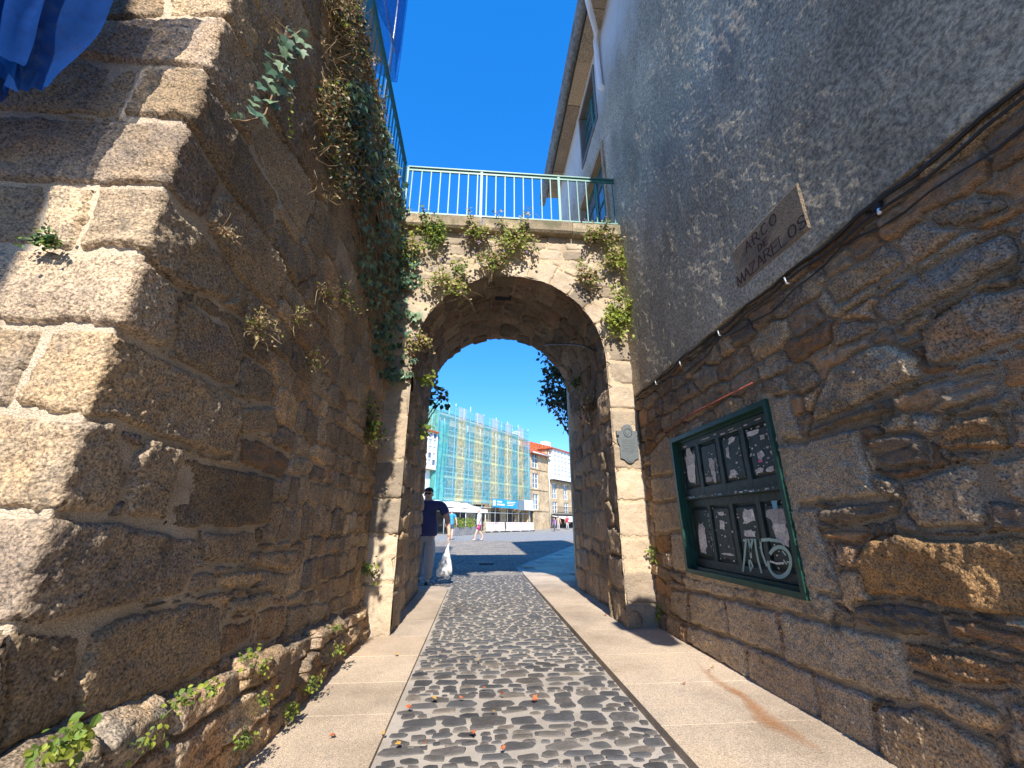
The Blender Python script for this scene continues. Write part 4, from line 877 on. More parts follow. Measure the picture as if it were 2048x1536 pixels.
# big mint tag over the lower shutter
def Wp(x, y): p = onX(x, y, wx + .06); return (float(p[1]), float(p[2]))
T4 = lambda x, y: Wp(1320 + .29956 * x, 760 + .29956 * y)
for pts in ([(575, 1060), (565, 1180), (555, 1280)], [(590, 1060), (600, 1110), (610, 1190)], [(635, 1060), (640, 1120), (655, 1200), (680, 1290)], [(620, 1060), (600, 1150)], [(668, 1060), (680, 1150), (715, 1245)], [(665, 1070), (730, 1065), (795, 1075)], [(595, 1215), (605, 1275), (620, 1240), (600, 1200)]):
    stroke([T4(*p) for p in pts], x0 - .0012, .011, M['ink_mint'], sl)
cc = T4(800, 1215); stroke([T4(800 + 75 * math.cos(a), 1215 + 100 * math.sin(a)) for a in np.linspace(-2.6, 3.2, 26)], x0 - .0024, .013, M['ink_mint'], sl)
stroke([T4(*p) for p in [(735, 1210), (780, 1225), (830, 1222)]], x0 - .002, .007, M['paper'], sl)
for k in range(3): stroke([T4(890 + 8 * k, 1080 + 60 * k), (T4(915 + 8 * k, 1110 + 60 * k))], wx - .0275, .005, M['ink_mint'], shut)
# rusty drip strip above the window
stp = tubeobj('drip_strip', [(rx(4.2) - .02, 4.36, 2.1), (rx(3.6) - .035, 3.75, 2.14), (rx(2.6) - .035, 2.73, 2.14)], 0.008, M['rust'], house, 5)

# ================================================================ SIGN STONE
sgn = empty('name_stone', (0, 0, 0), label='carved stone name plate reading ARCO DE MAZARELOS set in the grey render', cat='sign')
SY0, SY1, SZ0, SZ1 = 1.935, 2.663, 2.893, 3.252; sx = rx(2.2) - .042
M['signstone'] = stone_mat('sign_granite', [(0.36, 0.28, 0.2), (0.3, 0.235, 0.175), (0.4, 0.32, 0.23)], grain=200, patch=6, stain=[(7, .52, .66, (0.14, 0.17, 0.13), .5), LICHEN])
M['carved'] = plain('carved_letter_red_black', (0.055, 0.022, 0.018), 0.8, 0, .5, 60)
pb = MB(); g = .012
pb.add([(sx + .1, SY0, SZ0), (sx + .1, SY1, SZ0), (sx + .1, SY1, SZ1), (sx + .1, SY0, SZ1), (sx + .008, SY0, SZ0), (sx + .008, SY1, SZ0), (sx + .008, SY1, SZ1), (sx + .008, SY0, SZ1), (sx, SY0 + g, SZ0 + g), (sx, SY1 - g, SZ0 + g), (sx, SY1 - g, SZ1 - g), (sx, SY0 + g, SZ1 - g)],
       [(0, 1, 5, 4), (1, 2, 6, 5), (2, 3, 7, 6), (3, 0, 4, 7), (4, 5, 9, 8), (5, 6, 10, 9), (6, 7, 11, 10), (7, 4, 8, 11), (8, 9, 10, 11)])
pb.build('stone_slab', M['signstone'], sgn)
def line(txt, yc, z, h, sp, wf=0.62):
    wds = [(h * wf * (1.15 if c in 'MO' else (.55 if c == 'I' else 1.0))) for c in txt]; tot = sum(wds) + sp * (len(txt) - 1); y = yc + tot / 2
    for c, w_ in zip(txt, wds):
        V = []
        mb = MB()
        for pl in GL[c]:
            pts = [Vector((y - p[0] * w_, z + p[1] * h)) for p in pl]
            for a, b in zip(pts[:-1], pts[1:]):
                dvec = b - a
                if dvec.length < 1e-6: continue
                thick = .0055 if abs(dvec.y) > abs(dvec.x) * .8 else .0032; ln = dvec.length; mid = (a + b) / 2; ang_ = math.atan2(dvec.y, dvec.x)
                mb.box((sx - .0008, mid.x, mid.y), (.0022, ln + .003, thick * 2), Matrix.Rotation(ang_, 3, 'X'))
            for e in (pts[0], pts[-1]):
                if c not in 'OCSD': mb.box((sx - .0006, e.x, e.y), (.002, .022, .004))
        mb.build('letter', M['carved'], sgn); y -= w_ + sp
line('ARCO', 2.325, 3.127, .081, .031, .75); line('DE', 2.325, 3.042, .052, .019, .75); line('MAZARELOS', 2.304, 2.926, .087, .0165, .72)

# ================================================================ BRONZE PLAQUE ON THE PIER
pq = empty('bronze_plaque', (0, 0, 0), label='small shield shaped bronze plaque on the sunlit right pier', cat='plaque')
bx0, by, bz = 1.895, AY0 - .03, 2.115; s = 0.245
outl = [(-.62, .62), (-.52, .62), (-.3, .63), (-.27, .8), (-.14, .95), (0, .99), (.14, .95), (.27, .8), (.3, .63), (.52, .62), (.62, .62), (.62, .4), (.5, .4), (.5, .3), (.6, .25), (.56, 0), (.5, -.15), (.5, -.8), (.3, -.86), (.22, -.95), (.1, -1.04), (-.1, -1.04), (-.22, -.95), (-.3, -.86), (-.5, -.8), (-.5, -.15), (-.56, 0), (-.6, .25), (-.5, .3), (-.5, .4), (-.62, .4)]
k = .6
MB().prism([(p[0] * s * k / .62, p[1] * s) for p in outl], (bx0, by, bz), (1, 0, 0), (0, 0, 1), (0, .025, 0)).build('plate', M['bronze'], pq)
ring = [(bx0 + .052 * math.cos(a), by - .004, bz + .13 + .055 * math.sin(a)) for a in np.linspace(0, 2 * math.pi, 20)]
tubeobj('crest_ring', ring, .005, M['bronze'], pq, 5)
MB().prism([(-.03, .03), (.03, .03), (.03, -.005), (0, -.035), (-.03, -.005)], (bx0, by - .006, bz + .13), (1, 0, 0), (0, 0, 1), (0, .007, 0)).build('crest_shield', M['bronze'], pq)
MB().prism([(-.03, .0), (-.03, .03), (-.012, .016), (0, .034), (.012, .016), (.03, .03), (.03, 0)], (bx0, by - .006, bz + .185), (1, 0, 0), (0, 0, 1), (0, .007, 0)).build('crest_crown', M['bronze'], pq)
for i in range(8): boxobj('inscription_line', (bx0 - .09 + .01 * (i % 3), by - .003, bz + .035 - i * .022), (bx0 + .09 - .012 * (i % 2), by + .001, bz + .043 - i * .022), M['bronze'], pq)
MB().prism([(.035 * math.cos(a), .028 * math.sin(a)) for a in np.linspace(0, 2 * math.pi, 14)[:-1]], (bx0, by - .007, bz - .215), (1, 0, 0), (0, 0, 1), (0, .008, 0)).build('lower_boss', M['bronze'], pq)

# ================================================================ CABLES
rs = np.random.default_rng(33)
def cable(z, off, r_, label, sag, y1=5.0):
    pts = []; n = 40
    for i in range(n + 1):
        y = -0.6 + (y1 + .6) * i / n; pts.append((rx(y) - off - .008 * math.sin(i * .9), y, z - sag * abs(math.sin(i * math.pi / 10)) + .012 * math.sin(i * 1.7)))
    return tubeobj('wall_cable', pts, r_, M['cable'], None, 6, label=label, cat='cable')
cable(2.735, .03, .011, 'thick black cable running just under the edge of the grey render', .012)
cable(2.692, .035, .008, 'middle black cable strung along the rubble wall below the render', .03)
cable(2.64, .03, .006, 'thin lowest cable sagging along the rubble wall under the render', .07, 4.2)
jb = empty('cable_clip', (0, 0, 0), label='black cable clip with white insulator on the rubble wall under the render', cat='cable clip')
boxobj('clip_body', (rx(1.5) - .04, 1.53, 2.69), (rx(1.5) + .02, 1.57, 2.735), M['cable'], jb); tubeobj('insulator', [(rx(1.5) - .04, 1.54, 2.68), (rx(1.5) - .045, 1.54, 2.65)], .009, M['white_plastic'], jb, 8)
for i, y in enumerate((2.2, 3.0, 3.7, 4.3)): tubeobj('cable_hook', [(rx(y) + .01, y, 2.66), (rx(y) - .05, y, 2.66), (rx(y) - .055, y, 2.705)], .006, M['steel'], None, 5, label='small steel hook holding the cables on the rubble wall', cat='hook', group='cable hooks on the rubble wall')
tubeobj('wall_cable', [(2.06, AY0 - .06, 3.6), (2.05, AY0 - .05, 3.1), (2.06, AY0 - .06, 2.75), (2.045, AY0 - .05, 2.4), (2.055, AY0 - .06, 2.0)], .009, M['cable'], None, 6, label='black cable dropping down the joint of the right pier', cat='cable')
tubeobj('wall_cable', [(AXR - .06, 5.3, 3.5), (AXR - .1, 5.7, 3.75), (1.55, 6.4, 4.1), (1.3, 7.2, 4.45), (1.2, 8.2, 4.8)], .014, M['cable'], None, 6, label='black cable climbing across the dark vault inside the gateway', cat='cable')

# ================================================================ STREET LANTERN above the lane (its shadow falls at the foot of the right pier)
lan = empty('street_lantern', (0, 0, 0), label='iron wall lantern on a bracket over the lane', cat='lamp')
lc = Vector((1.78, -0.28, 3.85))
tubeobj('bracket', [(rx(-.3), lc.y, 4.25), (1.75, lc.y, 4.28), (lc.x, lc.y, 4.3), (lc.x, lc.y, 4.1)], .014, M['cable'], lan)
for nm, pr, mt in (('lantern_cap', [(.02, .34), (.09, .34), (.31, .22), (.32, .19)], 'cable'), ('lantern_glass', [(.28, .19), (.16, -.26)], 'paper'), ('lantern_base', [(.17, -.26), (.16, -.3), (.03, -.36)], 'cable')):
    b = MB(); V = []
    for (r_, z) in pr: V += [(lc.x + r_ * math.cos(R(30 + 60 * q)), lc.y + r_ * math.sin(R(30 + 60 * q)), lc.z + z) for q in range(6)]
    b.add(V, [(i * 6 + q, i * 6 + (q + 1) % 6, (i + 1) * 6 + (q + 1) % 6, (i + 1) * 6 + q) for i in range(len(pr) - 1) for q in range(6)] + [tuple(range(5, -1, -1)), tuple(range(len(V) - 6, len(V)))]); b.build(nm, M[mt], lan)

# ================================================================ BLUE SCAFFOLD NETTING
M['net_blue'] = netmat('blue_debris_net', (0.004, 0.045, 0.21), 0.05, 30); M['net_blue2'] = netmat('blue_debris_net_thin', (0.02, 0.16, 0.55), 0.3, 40)
def netsheet(name, P00, P10, P01, P11, mat, amp, parent, nu=26, nv=26, seed=1, edge=None):
    U, V = np.meshgrid(np.linspace(0, 1, nu), np.linspace(0, 1, nv), indexing='ij'); P00, P10, P01, P11 = [np.array(p, float) for p in (P00, P10, P01, P11)]
    X = (1 - U)[..., None] * ((1 - V)[..., None] * P00 + V[..., None] * P01) + U[..., None] * ((1 - V)[..., None] * P10 + V[..., None] * P11)
    nrm = np.cross(P10 - P00, P01 - P00); nrm = nrm / np.linalg.norm(nrm)
    X = X + nrm * (amp * (fbm(U * 6, V * 1.6, 3, seed) * 2 + 0.5 * np.sin(U * 17 + 2 * V)))[..., None]
    base = (np.arange(nu - 1)[:, None] * nv + np.arange(nv - 1)[None, :]).ravel()
    return quadobj(name, X.reshape(-1, 3), np.stack([base, base + nv, base + nv + 1, base + 1], 1), mat, parent)
def P(x, y, Y): return tuple(onY(x, y, Y))
netA = empty('scaffold_netting', (0, 0, 0), label='dark blue debris netting hanging over the sunlit end of the granite wall', cat='netting')
netsheet('net_sheet', P(-160, 190, 1.1), P(95, 172, 1.1), P(-160, -330, 1.0), P(330, -230, 1.0), M['net_blue'], .05, netA, seed=3)
netsheet('net_sheet', P(-160, 120, 1.02), P(30, 110, 1.02), P(-160, -330, .92), P(190, -300, .92), M['net_blue'], .06, netA, seed=5)
# scaffold standing on the terrace behind the wall
netB = empty('terrace_scaffold', (0, 0, 0), label='scaffold tower wrapped in bright blue netting above the teal railing', cat='scaffold')
zb, zt_ = 6.75, 11.5; y0_, y1_ = 1.6, 4.28
for (x, y) in ((-1.42, y0_), (-1.42, y1_ - .1), (-2.4, y0_), (-2.4, y1_ - .1)): tubeobj('standard', [(x, y, WTOP), (x, y, zt_)], .024, M['steel'], netB, 8)
for z in (7.3, 9.3): 
    boxobj('deck', (-2.4, y0_, z), (-1.45, y1_ - .15, z + .06), plain('perforated_steel_deck', (0.16, 0.2, 0.26), .5, .5, .4, 90), netB)
    tubeobj('ledger', [(-1.42, y0_, z + .5), (-1.42, y1_, z + .5)], .022, M['steel'], netB, 8)
netsheet('net_sheet', (-1.36, y0_, zb), (-1.34, y1_, zb + .5), (-1.36, y0_, zt_), (-1.3, y1_ + .04, zt_), M['net_blue2'], .05, netB, seed=7)
netsheet('net_sheet', (-1.34, y1_, zb + .5), (-2.5, y1_ + .1, zb + .9), (-1.3, y1_ + .04, zt_), (-2.5, y1_ + .1, zt_), M['net_blue2'], .05, netB, seed=9)
# unseen sheet added behind the camera: shades the left part of the wall end
shade_sheet = empty('scaffold_netting', (0, 0, 0), label='unseen blue sheet added behind the camera to shade the wall end', cat='netting')
netsheet('net_sheet', (-6, -3.6, 0.2), (-1.62, -3.6, 0.2), (-6, -3.6, 9), (-1.72, -3.6, 9), plain('opaque_blue_sheet', (0.02, 0.12, 0.4), .6), .05, shade_sheet, seed=11)

# ================================================================ PLANTS
M['g1'] = leafmat('leaf_green', (0.17, 0.26, 0.05), .45); M['g2'] = leafmat('leaf_yellow_green', (0.34, 0.38, 0.06), .45); M['g3'] = leafmat('leaf_deep_green', (0.045, 0.1, 0.03))
M['ivy1'] = leafmat('ivy_dark', (0.03, 0.07, 0.035), 0.15, 0.35); M['ivy2'] = leafmat('ivy_blue_green', (0.075, 0.14, 0.085), 0.15, 0.35); M['ivy3'] = leafmat('ivy_pale', (0.17, 0.25, 0.14), .2, .55)
M['dry1'] = leafmat('dry_leaf_tan', (0.33, 0.23, 0.12), .25); M['dry2'] = leafmat('dry_leaf_brown', (0.2, 0.11, 0.06), .2); M['dry3'] = leafmat('dry_straw', (0.42, 0.33, 0.18), .25)
M['lilac'] = leafmat('lilac_petal', (0.4, 0.28, 0.55), .3); M['stem'] = plain('plant_stem', (0.2, 0.12, 0.06), .8); M['stem_g'] = plain('green_stem', (0.12, 0.15, 0.05), .8)
M['dk1'] = leafmat('tree_leaf_dark', (0.03, 0.055, 0.025), .2, .35); M['dk2'] = leafmat('tree_leaf_mid', (0.055, 0.085, 0.03), .25, .35); M['dk3'] = leafmat('tree_leaf_bronze', (0.11, 0.085, 0.04), .25, .35)
M['yellow'] = leafmat('yellow_leaf', (0.6, 0.4, 0.03), .3); M['fall1'] = leafmat('fallen_leaf_orange', (0.45, 0.13, 0.05), .1); M['fall2'] = leafmat('fallen_leaf_yellow', (0.5, 0.28, 0.06), .1)
OVAL = [(0, 0), (.32, .3), (.36, .6), (0, 1.0), (-.36, .6), (-.32, .3)]
IVY = [(0, 0.02), (.28, -.08), (.55, .12), (.42, .34), (.62, .62), (.28, .6), (0, 1.0), (-.28, .6), (-.62, .62), (-.42, .34), (-.55, .12), (-.28, -.08)]
NARROW = [(0, 0), (.13, .35), (.1, .7), (0, 1.0), (-.1, .7), (-.13, .35)]
class Leaves:
    def __init__(s): s.v = []; s.f = []; s.m = []
    def leaf(s, p, d, nrm, size, shape=OVAL, mi=0, fold=0.18):
        d = d.normalized(); nrm = nrm - d * nrm.dot(d)
        if nrm.length < 1e-4: nrm = d.orthogonal()
        nrm.normalize(); x = d.cross(nrm); b = len(s.v); n = len(shape)
        for (a, c) in shape: s.v.append(tuple(p + x * (a * size) + d * (c * size) + nrm * (fold * size * abs(a) - 0.12 * size * c * c)))
        if shape is IVY:
            s.v.append(tuple(p + d * .3 * size)); 
            for i in range(n): s.f.append((b + i, b + (i + 1) % n, b + n)); s.m.append(mi)
        else:
            tip = 3 if n == 6 else n // 2; s.f.append(tuple(b + i for i in range(0, tip + 1))); s.f.append(tuple([b + tip] + [b + i for i in range(tip + 1, n)] + [b])); s.m += [mi, mi]
    def build(s, name, mats, parent, **kw): return obj(name, s.v, s.f, mats, parent, False, s.m, **kw)
def rv(rg, s=1.0): return Vector(rg.normal(0, s, 3))
def plant(name, label, cat, c, nrm, w_, h, dep, nleaf, size, mats, rg, shape=OVAL, hang=0.6, nst=10, stem='stem_g', flowers=0, fmats=('lilac',), twigs=0, group=None, up=0.25):
    """a clump rooted in a joint at c: stems arch out along nrm and hang, leaves along the stems"""
    root = empty(name, tuple(c), label=label, cat=cat, group=group); nrm = Vector(nrm).normalized(); side = nrm.cross(Vector((0, 0, 1)))
    if side.length < .1: side = Vector((1, 0, 0))
    side.normalize(); L = Leaves(); S = MB(); FL = Leaves(); T = MB(); tips = []
    for i in range(nst):
        a = rg.uniform(-1, 1); ln = rg.uniform(.5, 1.0); rise = rg.uniform(-.1, 1) * up
        p1 = side * (a * w_ * .5 * ln) + nrm * (dep * rg.uniform(.4, 1.0)) + Vector((0, 0, h * rise)); p2 = side * (a * w_ * .55 * ln + rg.normal(0, .02)) + nrm * (dep * rg.uniform(.3, 1.1)) + Vector((0, 0, -h * hang * rg.uniform(.2, 1.0) * (1 - .3 * abs(a))))
        if rg.random() < (1 - hang) * 0.9: p2 = p1 * 1.15 + Vector((0, 0, h * (1 - hang) * rg.uniform(.3, 1)))
        pts = []
        for k in range(7):
            t = k / 6; pts.append((p1 * (2 * t * (1 - t)) + p2 * (t * t)))
        S.tube(pts, [.0035 * (1 - .6 * k / 6) for k in range(7)], 4); tips.append((pts[-1], (pts[-1] - pts[-2])))
        m = max(3, nleaf // nst)
        for j in range(m):
            t = rg.uniform(.1, 1.0) ** .8; q = p1 * (2 * t * (1 - t)) + p2 * (t * t) + rv(rg, size * .8)
            dr = (side * rg.normal(0, 1) + nrm * rg.uniform(.0, 1.0) + Vector((0, 0, rg.normal(-.25, .7)))); nn = nrm * .8 + Vector((0, 0, .9)) + rv(rg, .45)
            L.leaf(q, dr, nn, size * rg.uniform(.55, 1.3), shape, int(rg.integers(0, len(mats))))
    S.build('stem', M[stem], root, kind='stuff'); L.build('foliage', [M[q] for q in mats], root, kind='stuff')
    if flowers:
        for i in range(flowers):
            p, d = tips[i % len(tips)]; e = p + d.normalized() * rg.uniform(.02, .08) + rv(rg, .02) + Vector((0, 0, rg.uniform(0, .05))); S2 = int(rg.integers(0, len(fmats)))
            for k in range(9): FL.leaf(e + rv(rg, .012), rv(rg) + nrm, nrm + rv(rg, .5), rg.uniform(.012, .024), OVAL, S2)
        FL.build('flower', [M[q] for q in fmats], root, kind='stuff')
    if twigs:
        for i in range(twigs):
            p, d = tips[i % len(tips)]; q = p.copy() * rg.uniform(.5, 1); pts = [q]; dd = (nrm * rg.uniform(.2, .8) + side * rg.normal(0, .7) + Vector((0, 0, rg.normal(-.2, .6)))).normalized()
            for k in range(5): dd = (dd + rv(rg, .28) + Vector((0, 0, -.06))).normalized(); q = q + dd * (max(w_, h) * .1); pts.append(q)
            T.tube(pts, [.0021 * (1 - .12 * k) for k in range(6)], 4)
        T.build('dry_twig', M['dry3'], root, kind='stuff')
    return root
rg = np.random.default_rng(77)
NF = (0, -1, 0)
def AF(x, y, off=.0): return onY(x, y, AY0 - .02 - off)
GREEN = ['g1', 'g2', 'g2', 'g3']; MIX = ['g1', 'g2', 'g2', 'dry1', 'dry3']; DRY = ['dry1', 'dry1', 'dry2', 'dry3', 'g2']
FM = ('lilac', 'dry2', 'dry2')
for (x, y, w_, h, n, mats, fl, lab) in [
    (866, 468, .36, .55, 340, ['g1', 'g1', 'g2', 'g3'], 3, 'bushy green wall plant under the cornice beside the ivy'),
    (822, 500, .3, .5, 190, MIX, 2, 'loose yellow green wall plant mingled with the ivy edge'),
    (958, 470, .42, .3, 200, MIX, 6, 'small flowering plant growing from the joint below the cornice slabs'),
    (1030, 485, .62, .55, 560, MIX, 12, 'largest flowering clump above the crown of the arch'),
    (985, 530, .5, .32, 300, ['g1', 'g2', 'dry1', 'dry2'], 7, 'brownish flowering clump hanging just over the arch crown'),
    (925, 545, .16, .2, 80, GREEN, 1, 'tiny green tuft on the arch face left of the crown clumps'),
    (895, 575, .55, .42, 380, MIX, 8, 'flowering clump with long dry stalks hanging over the left haunch of the arch'),
    (1190, 478, .42, .34, 260, ['g1', 'g2', 'dry1', 'dry2'], 9, 'lilac flowered clump below the railing end at the grey house'),
    (1228, 525, .42, .5, 460, ['g2', 'g2', 'g1', 'dry1'], 4, 'dense yellow green clump against the render beside the arch'),
    (1172, 560, .32, .3, 200, ['g1', 'g2', 'dry1', 'dry2'], 3, 'small brown green clump on the right haunch of the arch'),
    (1244, 640, .55, .6, 720, ['g2', 'g2', 'g2', 'g1'], 6, 'big bright yellow green bush sprouting at the right springing of the arch'),
    (838, 690, .3, .3, 170, ['dry1', 'dry2', 'dry1', 'g2'], 2, 'dry reddish clump on the left springing of the arch')]:
    c = AF(x, y); plant('wall_plant', lab, 'plant', c, NF, w_ * 1.3, h * 1.15, .24, int(n * 1.9), .043, mats, rg, hang=.75, nst=22, flowers=fl, fmats=FM, twigs=14 if fl > 5 else 6, up=.35)
JL = lambda x, y: onX(x, y, AXL + .02); JR = lambda x, y: onX(x, y, 1.8)
for (p, n_, w_, h, n, sz, mats, lab, hg) in [
    (JL(840, 762), (1, -.2, 0), .3, .22, 60, .07, ['g2', 'g1'], 'bright green seedling on the left jamb below the springing', .4),
    (JL(838, 868), (1, -.2, 0), .3, .3, 60, .075, ['g2', 'g1'], 'bright green seedling on the left jamb above the plaza view', .4),
    (JR(1160, 772), (-1, -.2, 0), .4, .3, 130, .05, ['g1', 'g3'], 'small green fern tuft on the dark right jamb', .5),
    (JR(1188, 815), (-1, -.2, 0), .5, .5, 330, .045, ['dry1', 'dry3', 'dry1', 'dry2'], 'dry straw coloured clump on the right jamb of the gateway', .7),
    (onX(728, 1140, LX + .02), (1, -.3, 0), .2, .2, 60, .04, GREEN, 'small tuft in the corner of wall and left pier', .6),
    (AF(733, 1135), NF, .14, .14, 60, .035, GREEN, 'low weed on the left pier above the pavement', .5),
    (AF(1308, 1108), NF, .12, .2, 70, .04, ['g2', 'g1'], 'bright weed in the joint beside the right pier', .5),
    (AF(1325, 1230), (-.5, -1, 0), .14, .18, 50, .045, ['g2', 'g1'], 'bright weed at the foot of the right pier', .3)]:
    plant('wall_weed', lab, 'plant', p, n_, w_, h, .12, n, sz, mats, rg, hang=hg, nst=7)
WL = lambda x, y, o=0: onX(x, y, LX + .01 + o)
for (x, y, w_, h, n, sz, mats, tw, lab) in [
    (503, 655, .22, .2, 240, .018, ['dry3', 'dry1', 'dry1', 'g2'], 16, 'dry twiggy tuft with long bare twigs on the shaded granite wall'),
    (588, 640, .17, .16, 150, .018, ['dry3', 'dry1', 'g2'], 5, 'small dry straw tuft above two others on the granite wall'),
    (612, 730, .2, .16, 190, .02, ['dry3', 'dry3', 'g2'], 5, 'yellowish dry tuft low on the shaded granite wall'),
    (640, 585, .35, .2, 200, .022, ['dry1', 'dry3', 'g2', 'dry2'], 9, 'dry brown tuft beside the ivy on the granite wall'),
    (690, 605, .45, .25, 230, .022, ['g2', 'dry3', 'g1'], 9, 'half green straggly tuft at the edge of the ivy'),
    (432, 470, .1, .1, 26, .014, ['dry3'], 7, 'sparse bare twig tuft near the corner of the granite wall'),
    (112, 478, .12, .05, 210, .016, ['g3', 'g1', 'g3'], 0, 'flat mossy cushion in a joint of the sunlit wall end'),
    (738, 855, .5, .5, 420, .04, ['g3', 'g1', 'g2', 'dry1'], 3, 'green shrubby clump low in the corner by the left pier'),
    (770, 890, .35, .28, 180, .045, ['g2', 'g1'], 0, 'light green tuft spilling over the left pier stones')]:
    p = WL(x, y) if x != 112 else onY(112, 490, LY - .02); plant('dry_tuft' if 'dry' in lab else 'wall_plant', lab, 'plant', p, (1, -.25, 0) if x != 112 else NF, w_, h, .1 if x != 112 else .04, n, sz, mats, rg, hang=.55, nst=14 if tw or x > 700 else 12, stem='stem', twigs=tw)
for i, (x, y, w_, h, n, sz) in enumerate([(112, 1478, .16, .12, 70, .035), (345, 1392, .1, .09, 30, .028), (410, 1362, .1, .08, 26, .028), (483, 1305, .1, .08, 22, .03), (516, 1392, .08, .1, 26, .03), (572, 1412, .12, .16, 40, .034), (612, 1362, .14, .16, 44, .034), (662, 1246, .1, .08, 18, .03), (666, 1292, .1, .1, 22, .034), (475, 1468, .1, .12, 36, .03), (274, 1468, .06, .08, 16, .028), (518, 1325, .08, .1, 18, .03)]):
    p = onX(x, y + 14, PX + .03); plant('plinth_weed', ['bright clover weed growing from the plinth at the foot of the granite wall', 'leafy green weed on the nearest plinth stone of the granite wall'][i == 0], 'plant', p, (1, -.1, .1), w_ * .8, h * .55, .05, int(n * 1.5), sz * .75, ['g2', 'g1', 'g2'], rg, hang=.55, nst=7, group=None if i == 0 else 'weeds along the plinth', up=.5)

# ---------------------------------------------------------------- ivy curtain
def ivy_curtain():
    root = empty('ivy', (0, 0, 0), label='dark green ivy curtain hanging in the corner of wall and gateway', cat='ivy'); L = Leaves(); S = MB()
    edge = [(180, 640, 735), (260, 645, 770), (340, 660, 800), (400, 690, 815), (450, 700, 830), (520, 705, 842), (580, 715, 848), (640, 735, 845), (690, 745, 842), (735, 752, 836), (775, 765, 800)]
    e = np.array(edge, float)
    for i in range(4300):
        y = rg.uniform(170, 770); x0 = np.interp(y, e[:, 0], e[:, 1]); x1 = np.interp(y, e[:, 0], e[:, 2]); t = rg.beta(1.5, 1.3); x = x0 + (x1 - x0) * t
        p = onX(x, y, LX + .02)
        if p[1] > AY0 - .05: p = onY(x, y, AY0 - .04)
        if fbm(np.array(p[1] * 4.), np.array(p[2] * 4.), 3, 91) < -0.1 and rg.random() < .9: continue
        out = Vector((1, -.35, 0)) if p[1] < AY0 - .06 else Vector((.1, -1, 0)); q = Vector(p) + out.normalized() * rg.uniform(0.0, .16) * (.4 + .6 * math.sin(math.pi * t))
        L.leaf(q, Vector((rg.normal(0, .5), rg.normal(0, .5), -1.0)), out + Vector((0, 0, .5)) + rv(rg, .4), float(np.clip(rg.gamma(5, .0095), .02, .095)), IVY if i % 3 else OVAL, int(rg.choice([0, 1, 1, 2, 2])))
    for k in range(26):
        y0 = rg.uniform(200, 420); pts = []; x = np.interp(y0, e[:, 0], e[:, 1]) + rg.uniform(.3, .9) * 100
        for j in range(9):
            yy = y0 + j * rg.uniform(25, 42); xx = min(x + j * 6 + rg.normal(0, 5), np.interp(yy, e[:, 0], e[:, 2])); p = onX(xx, yy, LX + .05)
            if p[1] > AY0 - .05: p = onY(xx, yy, AY0 - .06)
            pts.append(p)
        S.tube(pts, .005, 4)
    L.build('foliage', [M['ivy1'], M['ivy2'], M['ivy3']], root, kind='stuff'); S.build('stem', M['stem'], root, kind='stuff')
    l2 = Leaves(); l2.leaf(Vector(onY(778, 555, AY0 - .2)), Vector((.2, 0, -1)), Vector((0, -1, .3)), .07, IVY, 0); l2.build('leaf', [M['yellow']], root, label='single yellow ivy leaf')
ivy_curtain()
def dry_curtain():
    root = empty('dried_creeper', (0, 0, 0), label='tangle of dried brown creeper stems along the top of the granite wall', cat='creeper'); L = Leaves(); T = MB()
    e = np.array([(-40, 640, 705), (60, 650, 720), (140, 640, 742), (220, 628, 758), (300, 625, 772), (350, 620, 785), (400, 640, 780)], float)
    for i in range(5200):
        y = rg.uniform(-30, 400); x0 = np.interp(y, e[:, 0], e[:, 1]); x1 = np.interp(y, e[:, 0], e[:, 2]); t = rg.random(); p = onX(x0 + (x1 - x0) * t, y, LX + .02)
        if p[2] > WTOP + .05: continue
        if fbm(np.array(p[1] * 5.), np.array(p[2] * 5.), 3, 19) < -0.12: continue
        q = Vector(p) + Vector((rg.uniform(.0, .13), -.02, 0)); L.leaf(q, rv(rg) + Vector((.3, 0, -.4)), Vector((1, -.4, .5)) + rv(rg, .5), rg.uniform(.016, .042), OVAL, int(rg.choice([0, 0, 1, 2, 2, 3, 4, 5])))
    for i in range(420):
        y = rg.uniform(-20, 390); x0 = np.interp(y, e[:, 0], e[:, 1]); x1 = np.interp(y, e[:, 0], e[:, 2]); p = Vector(onX(x0 + (x1 - x0) * rg.random(), y, LX + .04))
        if p.z > WTOP: continue
        d = Vector((rg.uniform(.0, .6), rg.normal(0, .5), rg.normal(-.4, .5))).normalized(); pts = [p]
        for k in range(5): d = (d + rv(rg, .3) + Vector((0, 0, .12))).normalized(); p = p + d * .035; pts.append(p)
        T.tube(pts, .0028, 4)
    L.build('foliage', [M[q] for q in ('dry1', 'dry2', 'dry3', 'ivy1', 'g2', 'ivy2')], root, kind='stuff'); T.build('dry_twig', M['dry1'], root, kind='stuff')
dry_curtain()
